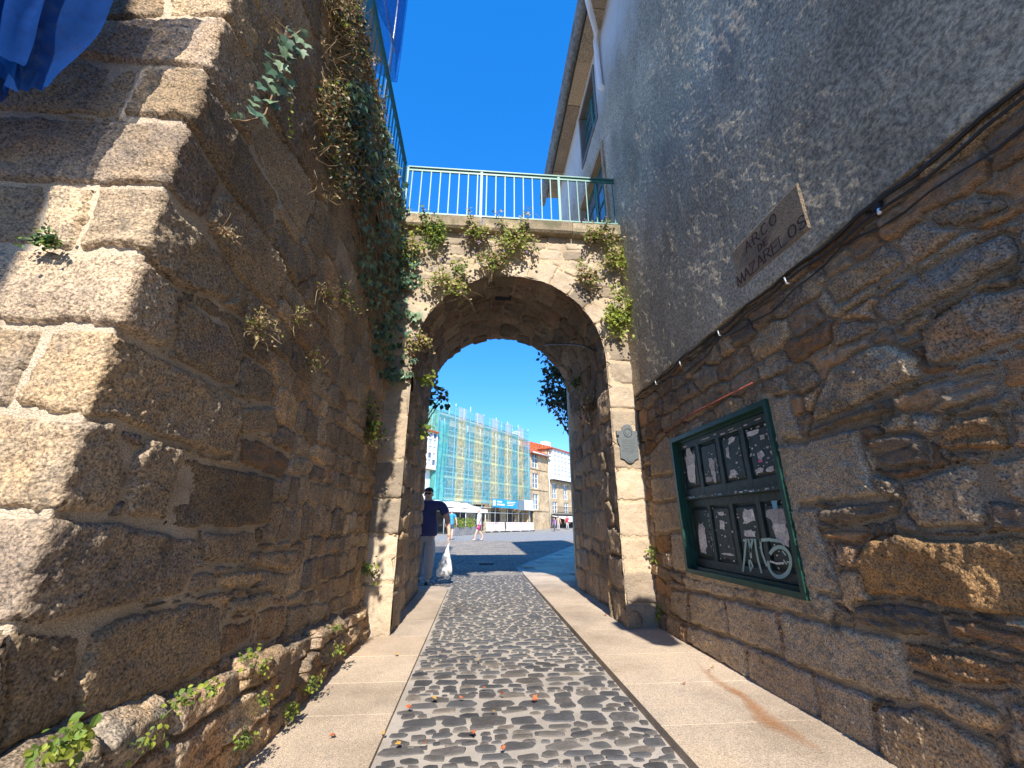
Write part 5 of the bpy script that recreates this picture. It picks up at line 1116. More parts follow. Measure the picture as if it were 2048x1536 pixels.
def ivy_sprig():
    root = empty('ivy_sprig', (0, 0, 0), label='ivy sprig of large pale leaves dangling on the shaded granite wall', cat='ivy')
    path = [(600, 62), (560, 90), (575, 110), (560, 150), (545, 190), (530, 228), (512, 238), (490, 243), (462, 238)]; pts = [onX(x, y, LX + .07) for x, y in path]; tubeobj('stem', pts, .0045, M['stem'], root, 5)
    px_ = [(585, 68), (598, 80), (606, 64), (577, 84), (610, 92), (562, 98), (590, 98), (601, 105), (556, 118), (548, 126), (565, 132), (575, 140), (545, 142), (556, 150), (535, 162), (566, 158), (578, 165), (540, 176), (526, 178), (562, 178), (575, 190), (520, 205), (508, 212), (545, 208), (512, 228), (523, 240), (505, 232), (550, 214), (467, 233), (478, 231), (585, 122), (570, 112)]
    for i, (x, y) in enumerate(px_):
        L = Leaves(); p = Vector(onX(x, y - 6, LX + .08 + rg.uniform(0, .04))); sz = .03 if x < 480 else rg.uniform(.045, .075)
        L.leaf(p, Vector((rg.normal(.1, .3), rg.normal(0, .7), -1)), Vector((.6, -.8, .35)) + rv(rg, .25), sz, IVY, 0); L.build('leaf', [M['ivy3'] if i % 3 else M['ivy2']], root)
    T = MB(); L = Leaves()
    for i in range(30):
        p = Vector(onX(rg.uniform(540, 580), rg.uniform(45, 110), LX + .05)); pts = [p]; d = Vector((.3, rg.normal(0, 1), -.5)).normalized()
        for k in range(4): d = (d + rv(rg, .4)).normalized(); p = p + d * .02; pts.append(p)
        T.tube(pts, .0022, 4)
    T.build('dry_twig', M['dry1'], root, kind='stuff')
    for k, (a, b) in enumerate([((575, 190), (582, 275)), ((580, 160), (612, 180))]): tubeobj('hanging_tendril', [onX(a[0], a[1], LX + .06), onX((a[0] + b[0]) / 2 + 3, (a[1] + b[1]) / 2, LX + .08), onX(b[0], b[1], LX + .07)], .003, M['stem'], root, 4)
    for k in range(7):
        L = Leaves(); L.leaf(Vector(onX(576 + 2 * (k % 3) + 3, 195 + k * 13, LX + .08)), Vector((0, rg.normal(0, .6), -1)), Vector((.6, -.8, .4)), .026, IVY, 0); L.build('leaf', [M['g2']], root)
ivy_sprig()
# fallen leaves on the lane
for i, (x, y) in enumerate([(795, 1309), (1210, 1229), (1004, 1388), (987, 1423), (1066, 1396), (968, 1376), (864, 1396), (921, 1396), (815, 1416), (800, 1488), (1009, 1497), (943, 1462), (765, 1465), (1367, 1365), (1417, 1340), (1425, 1333), (670, 1470), (850, 1486), (955, 1320), (930, 1360)]):
    L = Leaves(); p = Vector(onZ(x, y, .03 if x < 1150 else .055)); L.leaf(p, Vector((rg.normal(), rg.normal(), .1)), Vector((rg.normal(0, .3), rg.normal(0, .3), 1)), rg.uniform(.022, .042), IVY, 0, fold=.35)
    cob_ = -0.5 < p.x < 1.1; L.build('fallen_leaf', [M['fall1'] if i % 3 else M['fall2']], None, label='dry fallen leaf lying on the cobbles' if cob_ else 'dry fallen leaf lying on a pavement slab', cat='leaf', group='fallen leaves on the cobbles' if cob_ else 'fallen leaves on the slabs')
# loose stones at the foot of the plinth
def rock(x, y, s, label, rg_):
    p = onZ(x, y, 0); bm = bmesh.new(); bmesh.ops.create_icosphere(bm, subdivisions=3, radius=1)
    for v in bm.verts:
        c = v.co.copy(); k = 1 + .45 * float(fbm(np.array(c.x * 1.3 + x), np.array(c.y * 1.3 + c.z * .9), 3, 5)); v.co = Vector((max(-.8, min(.8, c.x * k)) * s[0], max(-.75, min(.75, c.y * k)) * s[1], max(-.6, min(.7, c.z * k)) * s[2]))
    me = bpy.data.meshes.new('rock'); bm.to_mesh(me); bm.free(); me.materials.append(M['rubble']); o = bpy.data.objects.new('loose_rock', me); link(o); o.location = (p[0], p[1], s[2] * .35); setp(o, label=label, cat='rock')
rock(520, 1480, (.09, .12, .1), 'dark loose rock wedged between plinth and pavement', rg); rock(455, 1530, (.1, .13, .09), 'broad loose rock at the plinth foot next to the dark one', rg)
# guard stone at the foot of the right pier
rock(1268, 1262, (.13, .12, .2), 'worn guard stone at the foot of the right pier', rg)
# ---------------------------------------------------------------- trees behind the gateway
def tree(name, label, base, top, crown, nleaf, size, mats, rg, trunk_r=.09, blobs=None):
    root = empty(name, tuple(base), label=label, cat='tree'); base = Vector(base); L = Leaves(); T = MB()
    T.tube([(0, 0, 0), (rg.normal(0, .05), rg.normal(0, .05), (top - base.z) * .5), (0, 0, top - base.z)], [trunk_r, trunk_r * .7, trunk_r * .3], 8)
    for (c, r_) in blobs:
        c = Vector(c) - base; T.tube([(0, 0, max(.5, c.z * .6)), tuple(c * .6 + Vector((0, 0, c.z * .25))), tuple(c)], [trunk_r * .45, trunk_r * .25, .01], 5)
        for i in range(int(nleaf * r_ * r_)):
            d = rv(rg).normalized(); k = rg.uniform(.55, 1.05) * (1 + .5 * float(fbm(np.array(d.x * 2.5 + c.x), np.array(d.y * 2.5 + d.z * 2), 3, 3))); p = c + Vector((d.x * r_, d.y * r_, d.z * r_)) * k
            L.leaf(p, d + rv(rg, .6) + Vector((0, 0, -.2)), d + Vector((0, 0, .6)) + rv(rg, .5), size * rg.uniform(.6, 1.3), OVAL, int(rg.integers(0, len(mats))))
    T.build('trunk', M['stem'], root, True); L.build('crown', [M[q] for q in mats], root, kind='stuff')
TY = 11.5
def TB(x, y, r_, Y=TY): return (tuple(onY(x, y, Y)), r_)
tree('evergreen_tree', 'dark glossy leaved tree behind the right jamb of the gateway', (3.0, TY, 0.02), 6.0, None, 900, .13, ['dk1', 'dk2', 'dk1', 'dk3'], rg, blobs=[TB(1112, 770, .42), TB(1130, 730, .5), TB(1125, 800, .4), TB(1145, 820, .5), TB(1150, 770, .8), TB(1092, 795, .26), TB(1108, 742, .3), TB(1140, 845, .28), TB(1190, 740, 1.0), TB(1090, 715, .16)])
tree('small_tree', 'dark leaved tree peeping past the left jamb of the gateway', (-1.9, 10.0, 0), 4.6, None, 700, .12, ['dk1', 'dk1', 'dk2'], rg, trunk_r=.06, blobs=[TB(862, 790, .34, 10.0), TB(884, 800, .2, 10.0), TB(850, 770, .35, 10.0), TB(830, 800, .5, 10.0), TB(886, 788, .12, 10.0), TB(868, 735, .1, 10.0)])

# ================================================================ PLAZA BUILDINGS
K = 1.3
FP0 = np.array([-3.09 * K, 31.0 * K, 0.0]); FD = np.array([.617, .787, 0]); FD = FD / np.linalg.norm(FD); FN = np.array([FD[1], -FD[0], 0])
FA = math.atan2(FD[1], FD[0])
def fs(x, y, off=0.0):
    r_ = ray(x, y); t = ((FP0 + FN * off - _C) @ FN) / (r_ @ FN); p = _C + t * r_; return float((p - FP0) @ FD), float(p[2])
def fbox(name, s0, s1, y0, y1, z0, z1, mat, parent): return boxobj(name, (s0, y0, z0), (s1, y1, z1), mat, parent)   # local frame: x along the row of houses, -y towards the square
def fwall(name, s0, s1, y0, th, z0, z1, holes, mat, parent):
    """wall with real openings: strips of boxes round rectangular holes (holes share rows)"""
    b = MB(); zs = sorted(set([z0, z1] + [h[2] for h in holes] + [h[3] for h in holes]))
    for za, zb in zip(zs[:-1], zs[1:]):
        hs_ = sorted([h for h in holes if h[2] < zb - 1e-6 and h[3] > za + 1e-6]); s = s0
        for h in hs_:
            if h[0] > s: b.bbox((s, y0, za), (h[0], y0 + th, zb))
            s = h[1]
        if s < s1: b.bbox((s, y0, za), (s1, y0 + th, zb))
    return b.build(name, mat, parent)
def fwindow(s0, s1, z0, z1, y, parent, rows=3, balcony=False, wood='white_paint'):
    b = MB(); t = .07
    for lo, hi in [((s0, z0), (s0 + t, z1)), ((s1 - t, z0), (s1, z1)), ((s0 + t, z1 - t), (s1 - t, z1)), ((s0 + t, z0), (s1 - t, z0 + t)), (((s0 + s1) / 2 - .05, z0 + t), ((s0 + s1) / 2 + .05, z1 - t))]: b.bbox((lo[0], y, lo[1]), (hi[0], y + .08, hi[1]))
    for i in range(1, rows): z = z0 + (z1 - z0) * i / rows; b.bbox((s0 + t, y + .01, z - .025), (s1 - t, y + .07, z + .025))
    w_ = b.build('window', M[wood], parent)
    for a, b_ in ((s0 + t, (s0 + s1) / 2 - .05), ((s0 + s1) / 2 + .05, s1 - t)): boxobj('pane', (a, y + .035, z0 + t), (b_, y + .045, z1 - t), M['glass'], w_)
    return w_
M['ashlar'] = stone_mat('square_ashlar', [(0.42, 0.34, 0.24), (0.5, 0.41, 0.29), (0.38, 0.31, 0.22), (0.46, 0.37, 0.26)], grain=9, grain_amt=.4, patch=1.2, bump=.3, bscale=4, per_object=False)
M['redtile'] = stone_mat('red_roof_tiles', [(0.42, 0.13, 0.07), (0.36, 0.1, 0.05), (0.46, 0.17, 0.09)], grain=6, per_object=False, patch=1, bump=.6, bdist=.05, bscale=6)
M['brickish'] = stone_mat('exposed_rubble_gable', [(0.5, 0.3, 0.18), (0.58, 0.4, 0.26), (0.42, 0.24, 0.14)], grain=4, per_object=False, patch=3, bscale=6)
M['nb'] = netmat('cyan_blue_net', (0.16, 0.56, 0.7), .47, 3.0); M['ny'] = netmat('yellow_green_net', (0.7, 0.73, 0.5), .5, 3.0); M['ng'] = netmat('teal_green_net', (0.16, 0.6, 0.58), .45, 3.0); M['nw'] = netmat('pale_net', (0.55, 0.6, 0.62), .4, 3.0)
M['plank'] = plain('yellow_scaffold_plank', (0.6, 0.5, 0.22), .7, 0, .2, 1); M['scaf'] = plain('pale_scaffold_tube', (0.55, 0.6, 0.6), .5, .2)
M['canvas'] = plain('white_canvas', (0.75, 0.73, 0.68), .8, 0, .05, 2); M['banner'] = plain('blue_banner', (0.02, 0.3, 0.6), .6, 0, .25, 2); M['shopdark'] = plain('shadowed_shop', (0.07, 0.055, 0.045), .8, 0, .5, 1.5)
def broot(name, label, cat): return empty(name, (FP0[0], FP0[1], 0.0), FA, label=label, cat=cat)
# --- house under repair
SB = fs(1058, 900)[0]; ZT = 9.95 * K; Z0 = 0.1
hb = broot('house_under_repair', 'stone house under repair wrapped behind the scaffold nets', 'building')
cols = [1.2 + i * (SB - 1.5) / 5.0 for i in range(5)]; holes = []
for i, c in enumerate(cols):
    for f in range(3): holes.append((c + .55, c + 1.95, 4.4 + f * 2.75, 6.5 + f * 2.75))
    holes.append((c + .3, c + 2.3, .3, 3.1))
fwall('wall', 0.3, SB - .1, 1.5, .4, Z0 - .4, ZT - .6, holes, M['ashlar'], hb)
for h in holes:
    if h[2] > 1: fwindow(h[0], h[1], h[2], h[3], 1.62, hb)
    else: fbox('shop_front', h[0], h[1], 1.7, 1.8, h[2], h[3], M['shopdark'], hb)
fbox('side_wall', 0.3, .7, 1.91, 9, Z0 - .4, ZT - .6, M['ashlar'], hb); fbox('back_room', .8, SB - .1, 2.6, 2.8, Z0, ZT - .7, M['shopdark'], hb)
rb = MB(); rb.prism([(1.2, ZT - .6), (5, ZT + .6), (9, ZT - .6)], (0.1, 0, 0), (0, 1, 0), (0, 0, 1), (SB - .1, 0, 0)); rb.build('roof', M['redtile'], hb)
# --- scaffold with nets
sc = broot('scaffold', 'tall tube scaffold draped in striped blue and yellow nets on the square', 'scaffold')
nb_ = 7
for i in range(nb_ + 1):
    s = SB * i / nb_
    for y in (.12, 1.05): tubeobj('standard', [(s, y, Z0 + (.2 if i > 4 else 0)), (s, y, ZT + rg.uniform(.1, .5))], .045, M['scaf'], sc, 6)
lev = [2.2, 3.3, 5.4, 7.5, 9.6, 11.6]
for z in lev:
    for dz in (0, .55, 1.05): tubeobj('ledger', [(-.1, .12, z + dz), (SB + .1, .12, z + dz)], .035, M['scaf'], sc, 6)
    if z > 3: 
        for i in range(nb_): fbox('deck_board', SB * i / nb_ + .06, SB * (i + 1) / nb_ - .06, .2, 1.0, z - .06, z, M['plank'], sc); fbox('toe_board', SB * i / nb_ + .06, SB * (i + 1) / nb_ - .06, .14, .17, z, z + .2, M['plank'], sc)
for i in range(1, nb_, 2):
    for z in lev[1:-1]: tubeobj('brace', [(SB * i / nb_, .18, z), (SB * (i + 1) / nb_, .18, z + 2.0)], .03, M['scaf'], sc, 5)
edges = [-.1] + [fs(x, y)[0] for x, y in [(917, 850), (933, 850), (950, 850), (968, 850), (983, 860), (998, 860), (1010, 870), (1023, 870), (1035, 880), (1048, 880)]] + [SB + .1]
for i, (a, b) in enumerate(zip(edges[:-1], edges[1:])):
    yel = i % 2 == 1; zb_ = 3.0 + .15 * math.sin(i * 2.1); ov = .12
    netsheet('net_strip', (a - ov, .03 - .012 * (i % 2), zb_), (b + ov, .03 - .012 * (i % 2), zb_), (a - ov, .03, ZT - 1.5 if yel else ZT), (b + ov, .03, ZT - 1.5 if yel else ZT), M['ny'] if yel else M['nb'], .05, sc, 10, 30, seed=60 + i)
    if yel: netsheet('net_strip', (a, .0, ZT - 1.55), (b, .0, ZT - 1.55), (a, 0, ZT), (b, .0, ZT), M['nw'], .03, sc, 8, 8, seed=80 + i)
netsheet('net_strip', (-.12, 0, 3.2), (-.9, 1.3, 3.1), (-.12, 0, ZT), (-.12, 1.6, ZT), M['ng'], .14, sc, 20, 40, seed=91)
netsheet('net_strip', (-.1, 1.4, 8.6), (-.1, 5.5, 8.8), (-.12, 1.6, ZT), (-.12, 5.5, ZT), M['nb'], .1, sc, 14, 24, seed=92)
netsheet('net_strip', (-.3, 2.4, 8.5), (-.3, 4.0, 8.6), (-.2, 2.4, ZT - 2.2), (-.2, 4.0, ZT - 2.2), M['ny'], .1, sc, 10, 20, seed=93)
netsheet('net_strip', (-.5, -.25, 3.3), (1.0, -.1, 3.1), (-.15, -.02, ZT - 2), (1.4, 0, ZT - 2), M['ng'], .12, sc, 16, 40, seed=94)
# --- banner on the scaffold
bn = broot('banner', 'bright blue printed banner fixed low on the scaffold', 'banner'); s0, z1 = fs(985, 997, .3); s1, _ = fs(1035, 1003, .3); z0 = fs(1035, 1018, .3)[1]
netsheet('banner_sheet', (s0, -.3, z0 + .1), (s1, -.3, z0), (s0, -.3, z1), (s1, -.3, z1 - .1), M['banner'], .02, bn, 12, 6, seed=4)
for (a, b, c, d_) in [(.02, .1, .25, .85), (.16, .34, .62, .78), (.16, .45, .3, .48), (.55, .9, .68, .76), (.55, .85, .5, .58), (.55, .8, .32, .4)]:
    fbox('print_mark', s0 + (s1 - s0) * a, s0 + (s1 - s0) * b, -.36, -.345, z0 + (z1 - z0) * c, z0 + (z1 - z0) * d_, M['white_paint'], bn)
pst = broot('poster_panel', 'grey and white poster panels beside the blue banner on the scaffold', 'poster')
for i, (a, b, mt) in enumerate([(1036, 1048, 'glass'), (1049, 1066, 'white_paint')]):
    sa = fs(a, 1005, .3)[0]; sb_ = fs(b, 1005, .3)[0]; fbox('panel', sa, sb_, -.34, -.3, fs(a, 1020, .3)[1], fs(a, 1000, .3)[1], M[mt], pst)
# --- neighbours further along
sA0, zE = fs(1061, 905); sA1, _ = fs(1097.5, 918); zE = 7.9 * K - .2
ha = broot('stone_house', 'honey coloured stone house with red tiled eave next to the scaffold', 'building'); hol = []
wA = fs(1073, 940)[0]
for f in range(3): hol.append((wA - .55, wA + .95, 1.9 + f * 2.7 + .9, 1.9 + f * 2.7 + 2.9))
hol.append((sA0 + .2, sA0 + 1.2, 0.2, 2.6))
fwall('wall', sA0, sA1, .3, .4, -.3, zE, hol, M['ashlar'], ha); fbox('inner_dark', sA0 + .1, sA1 - .1, 1.2, 1.3, 0, zE, M['shopdark'], ha); fbox('side_wall', sA0, sA0 + .3, .71, 8, -.3, zE, M['ashlar'], ha)
for h in hol[:3]: fwindow(h[0], h[1], h[2], h[3], .42, ha)
fbox('door', hol[3][0], hol[3][1], .5, .56, hol[3][2], hol[3][3], M['shutter'], ha)
for f in range(3): fbox('string_course', sA0, sA1, .2, .3, 2.6 + f * 2.7, 2.72 + f * 2.7, M['ashlar'], ha)
rb = MB(); rb.prism([(-.35, zE - .05), (-.35, zE + .12), (6, zE + 3.1), (6, zE - .05)], (sA0 - .1, 0, 0), (0, 1, 0), (0, 0, 1), (sA1 - sA0 + .1, 0, 0)); rb.build('roof', M['redtile'], ha)
tubeobj('gutter', [(sA0, -.4, zE), (sA1, -.4, zE)], .09, M['scaf'], ha)
fbox('chimney', sA0 + .1, sA0 + .9, 2.2, 3.0, zE + .8, zE + 3.2, M['white_paint'], ha)
sB1 = fs(1175, 930)[0]; zB = 8.9 * K - .2; zG = 5.84 * K - .3
hg = broot('gallery_house', 'stone house with white glazed gallery and red roof at the far end', 'building'); hol = []
for i in range(3):
    sw = fs(1113, 985)[0] + i * (fs(1135, 990)[0] - fs(1113, 985)[0]); hol += [(sw - .7, sw + .7, 4.4, 6.6), (sw - .75, sw + .75, 1.4 + 1.0, 4.0)]
sB0 = sA1 + .02
hol = sorted(hol); fwall('wall', sB0, sB1, .3, .4, -.3, zB, [h for h in hol if h[1] < sB1], M['ashlar'], hg); fbox('side_wall', sB0, sB0 + .3, .71, 8, -.3, zB, M['brickish'], hg); fbox('inner_dark', sB0 + .3, sB1, 1.3, 1.4, 0, zB, M['shopdark'], hg)
for h in hol:
    if h[1] < sB1: fwindow(h[0], h[1], h[2], h[3], .42, hg)
gal = MB(); g0, g1 = sB0 + .5, sB1
nc, nr = 12, 6
for i in range(nc + 1): s = g0 + (g1 - g0) * i / nc; gal.bbox((s - .09, -.5, zG), (s + .09, -.4, zB - .15))
for j in range(nr + 1): z = zG + (zB - .15 - zG) * j / nr; gal.bbox((g0, -.495, z - (.28 if j in (0, 3) else .1)), (g1, -.405, z + .1))
gl = gal.build('gallery', M['white_paint'], hg); fbox('gallery_floor', g0 - .1, g1, -.55, .3, zG - .35, zG - .29, M['shutter'], gl); fbox('gallery_side', g0 - .09, g0 - .0, -.4, .3, zG - .28, zB - .15, M['white_paint'], gl)
for i in range(nc):
    for j in range(nr): a = g0 + (g1 - g0) * i / nc + .09; b = g0 + (g1 - g0) * (i + 1) / nc - .09; z = zG + (zB - .15 - zG) * j / nr + .1; fbox('pane', a, b, -.43, -.42, z, z + (zB - .15 - zG) / nr - .2 - (.18 if j == 2 else 0), M['pane_pale'] if 'pane_pale' in M else M.setdefault('pane_pale', plain('curtained_glass', (0.45, 0.48, 0.52), .15, 0, .2, 1)), gl)
rb = MB(); rb.prism([(-.7, zB - .1), (-.7, zB + .08), (6, zB + 2.2), (6, zB - .1)], (sB0 - .4, 0, 0), (0, 1, 0), (0, 0, 1), (sB1 - sB0 + .4, 0, 0)); rb.build('roof', M['redtile'], hg)
fbox('chimney', fs(1126, 890)[0], fs(1126, 890)[0] + 1.6, 3, 4, zB + .6, zB + 2.1, M['white_paint'], hg)
bal = MB(); b0, b1 = sB0 + .8, sB1
for q in range(40): s = b0 + (b1 - b0) * q / 39; bal.bbox((s - .012, -.28, 2.3), (s + .012, -.26, 3.25))
bal.bbox((b0, -.3, 3.25), (b1, -.24, 3.3)); bal.bbox((b0, -.3, 2.2), (b1, .3, 2.3)); bal.build('balcony', M['cable'], hg)
tubeobj('downpipe', [(sB0 + .1, .1, zB), (sB0 + .1, .1, .6)], .07, M['scaf'], hg)
fbox('shop_front', sB0 + .5, sB1, .2, .29, .5, 2.1, M['shopdark'], hg)
aw = broot('awning', 'small white awning over the shop under the balcony at the far end', 'awning')
MB().prism([(.25, 2.15), (-2.2, 1.55), (-2.2, 1.25), (-2.12, 1.5), (.25, 2.05)], (sB0 + .9, 0, 0), (0, 1, 0), (0, 0, 1), (sB1 - sB0 - 1.0, 0, 0)).build('canvas', M['canvas'], aw)
# --- white gallery house on the near left
hw = broot('white_house', 'white house with glazed gallery beside the scaffold', 'building'); w0 = -5.5; zW = 7.55 * K - .15; zWb = 4.9 * K - .1
w1 = fs(884, 900)[0]
fwall('wall', w0, -.35, .55, .4, -.3, zW, [(w0 + 1, w0 + 2.3, 3.3, 5.6), (w0 + 3.2, w0 + 4.5, 3.3, 5.6)], M['white_paint'], hw)
for a in (w0 + 1, w0 + 3.2): fwindow(a, a + 1.3, 3.3, 5.6, .65, hw)
gal = MB(); nc, nr = 9, 5
for i in range(nc + 1): s = w0 + (-.3 - w0) * i / nc; gal.bbox((s - .06, -.1, zWb), (s + .06, 0, zW - .2))
for j in range(nr + 1): z = zWb + (zW - .2 - zWb) * j / nr; gal.bbox((w0, -.095, z - (.3 if j == 0 else .06)), (-.3, -.005, z + .06))
gl = gal.build('gallery', M['white_paint'], hw); fbox('gallery_floor', w0, -.25, -.12, .54, zWb - .36, zWb - .31, M['ashlar'], gl)
for i in range(nc):
    for j in range(nr): a = w0 + (-.3 - w0) * i / nc + .06; b = w0 + (-.3 - w0) * (i + 1) / nc - .06; z = zWb + (zW - .2 - zWb) * j / nr + .06; fbox('pane', a, b, -.03, -.02, z, z + (zW - .2 - zWb) / nr - .12, M['glass'] if (i + j) % 4 == 0 else M['pane_pale'], gl)
rb = MB(); rb.prism([(-.35, zW - .22), (-.35, zW - .1), (3, zW + 1.0), (3, zW - .22)], (w0 - .2, 0, 0), (0, 1, 0), (0, 0, 1), (-.3 - w0 + .2, 0, 0)); rb.build('roof', M['redtile'], hw)
fbox('shop_front', w0, -.4, .4, .5, 0, 2.9, M['shopdark'], hw)
# --- cafe awning
aw = broot('awning', 'long white cafe awning under the scaffold', 'awning')
s0 = fs(870, 1005, 2)[0]; s1 = fs(975, 1018, 3)[0]
netsheet('canvas', (s0, -3.0, 2.35), (s1, -3.0, 2.35), (s0, -.2, 3.1), (s1, -.2, 3.0), M['canvas'], .1, aw, 24, 8, seed=14)
netsheet('valance', (s0, -3.02, 2.05), (s1, -3.02, 2.05), (s0, -3.0, 2.36), (s1, -3.0, 2.36), M['canvas'], .03, aw, 24, 3, seed=15)
for s in (s0 + .3, (s0 + s1) / 2, s1 - .2): tubeobj('pole', [(s, -2.9, .1), (s, -2.9, 2.4)], .035, M['scaf'], aw)
# --- barriers
M['barrier'] = plain('white_plastic_barrier', (0.78, 0.76, 0.75), .5, 0, .04); M['reflect'] = plain('red_reflector', (0.6, 0.06, 0.08), .5)
def barrier(x0p, x1p, yb, label):
    p0 = Vector(onZ(x0p, yb, .2)); p1 = Vector(onZ(x1p, yb - (x1p - x0p) * .06, .2)); return p0, p1
def make_barrier(loc, rz, L_):
    root = empty('safety_barrier', loc, rz, label='white plastic safety barrier with red reflectors in front of the scaffold', cat='barrier', group='white barriers on the square'); b = MB(); n = 9
    b.bbox((0, -.03, .12), (L_, .03, .25)); b.bbox((0, -.03, .88), (L_, .03, 1.02))
    for i in range(n + 1): s = L_ * i / n; b.bbox((max(0, s - .035), -.025, .25), (min(L_, s + .035), .025, .88))
    b.build('fence_panel', M['barrier'], root)
    for s in (.25, L_ - .25): boxobj('foot', (s - .08, -.3, 0), (s + .08, .3, .12), M['shutter'], root)
    for k in range(6): boxobj('reflector', (L_ * (k + .5) / 6 - .06, -.045, .9), (L_ * (k + .5) / 6 + .06, -.031, .97), M['reflect'], root); boxobj('reflector', (L_ * (k + .5) / 6 - .05, -.045, .15), (L_ * (k + .5) / 6 + .05, -.031, .2), M['reflect'], root)
for (s_, off) in [(fs(970, 1060, 1.0)[0], 1.2), (fs(985, 1060, 1.0)[0], 1.2), (fs(1013, 1060, 1.0)[0], 1.0), (fs(1032, 1060, 1.0)[0], 1.0), (fs(1050, 1060, 1.)[0], 1.0)]:
    p = FP0 + FD * s_ + FN * off; make_barrier((p[0], p[1], gz(p[1])), FA, 1.95)
# --- planters
M['pot'] = plain('grey_planter', (0.2, 0.2, 0.21), .7)
for i, (x, y) in enumerate([(908, 1076), (930, 1073), (945, 1071)]):
    Y = 34 + i * 2.2; p = onY(x, y, Y); p = (p[0], Y, gz(Y)); root = empty('planter', p, FA, label='grey planter box with a clipped green shrub by the cafe awning', cat='planter', group='planters by the cafe')
    MB().add([(-.3, -.3, 0), (.3, -.3, 0), (.3, .3, 0), (-.3, .3, 0), (-.42, -.42, .6), (.42, -.42, .6), (.42, .42, .6), (-.42, .42, .6)], [(3, 2, 1, 0), (0, 1, 5, 4), (1, 2, 6, 5), (2, 3, 7, 6), (3, 0, 4, 7), (4, 5, 6, 7)]).build('box', M['pot'], root)
    L = Leaves()
    for k in range(420): d = rv(rg).normalized(); L.leaf(Vector((d.x * .5, d.y * .5, .85 + d.z * .38)) * 1.0 + rv(rg, .05), d + rv(rg, .5), d + rv(rg, .5), rg.uniform(.07, .14), OVAL, int(rg.integers(0, 2)))
    L.build('shrub', [M['g2'], M['g1']], root, kind='stuff')

# ================================================================ PEOPLE
M['skin'] = plain('skin', (0.55, 0.33, 0.24), .55, 0, .08); M['navy'] = plain('navy_cotton', (0.035, 0.045, 0.16), .85, 0, .15); M['grey_cloth'] = plain('light_grey_cotton', (0.36, 0.36, 0.38), .85, 0, .12); M['black'] = plain('black_leather', (0.012, 0.012, 0.014), .5)
M['cap'] = plain('dark_cap', (0.03, 0.03, 0.032), .8); M['lens'] = plain('dark_lens', (0.008, 0.008, 0.01), .1); M['bagp'] = leafmat('white_plastic_bag', (0.8, 0.8, 0.8), .35, .35)
M['blue_shirt'] = plain('blue_shirt', (0.03, 0.25, 0.5), .8); M['white_shirt'] = plain('white_shirt', (0.68, 0.7, 0.74), .8); M['pink'] = plain('magenta_shorts', (0.65, 0.03, 0.2), .8); M['dkblue'] = plain('dark_blue_shorts', (0.03, 0.06, 0.12), .8)
M['purple_top'] = plain('purple_top', (0.15, 0.09, 0.3), .8); M['red_top'] = plain('red_top', (0.45, 0.03, 0.05), .8); M['tan_top'] = plain('tan_top', (0.4, 0.3, 0.22), .8); M['hair_grey'] = plain('grey_hair', (0.4, 0.36, 0.32), .7); M['hair_dark'] = plain('dark_hair', (0.04, 0.03, 0.025), .6)
def skinmesh(name, chains, mat, parent, sub=2):
    """chains: list of [(pos, (rx, ry)), ...]; first vertex of the first chain is the root; chains join on equal positions"""
    V = []; E = []; Rr_ = []; idx = {}
    for ch in chains:
        prev = None
        for (p, r_) in ch:
            k = tuple(round(c, 4) for c in p)
            if k not in idx: idx[k] = len(V); V.append(p); Rr_.append(r_ if isinstance(r_, tuple) else (r_, r_))
            if prev is not None and prev != idx[k]: E.append((prev, idx[k]))
            prev = idx[k]
    me = bpy.data.meshes.new(name); me.from_pydata(V, E, []); o = bpy.data.objects.new(name, me); COL.objects.link(o)
    sm = o.modifiers.new('skin', 'SKIN'); sm.use_smooth_shade = True; sm.branch_smoothing = .5
    if not me.skin_vertices: 
        bpy.context.view_layer.objects.active = o
    lay = me.skin_vertices[0].data
    for i, r_ in enumerate(Rr_): lay[i].radius = r_; lay[i].use_root = (i == 0)
    ss = o.modifiers.new('sub', 'SUBSURF'); ss.levels = sub; ss.render_levels = sub
    dg = bpy.context.evaluated_depsgraph_get(); ev = o.evaluated_get(dg); nm = bpy.data.meshes.new_from_object(ev)
    bpy.data.objects.remove(o); nm.name = name; nm.materials.clear(); nm.materials.append(mat); nm.polygons.foreach_set('use_smooth', np.ones(len(nm.polygons), bool))
    q = bpy.data.objects.new(name, nm); link(q, parent); return q
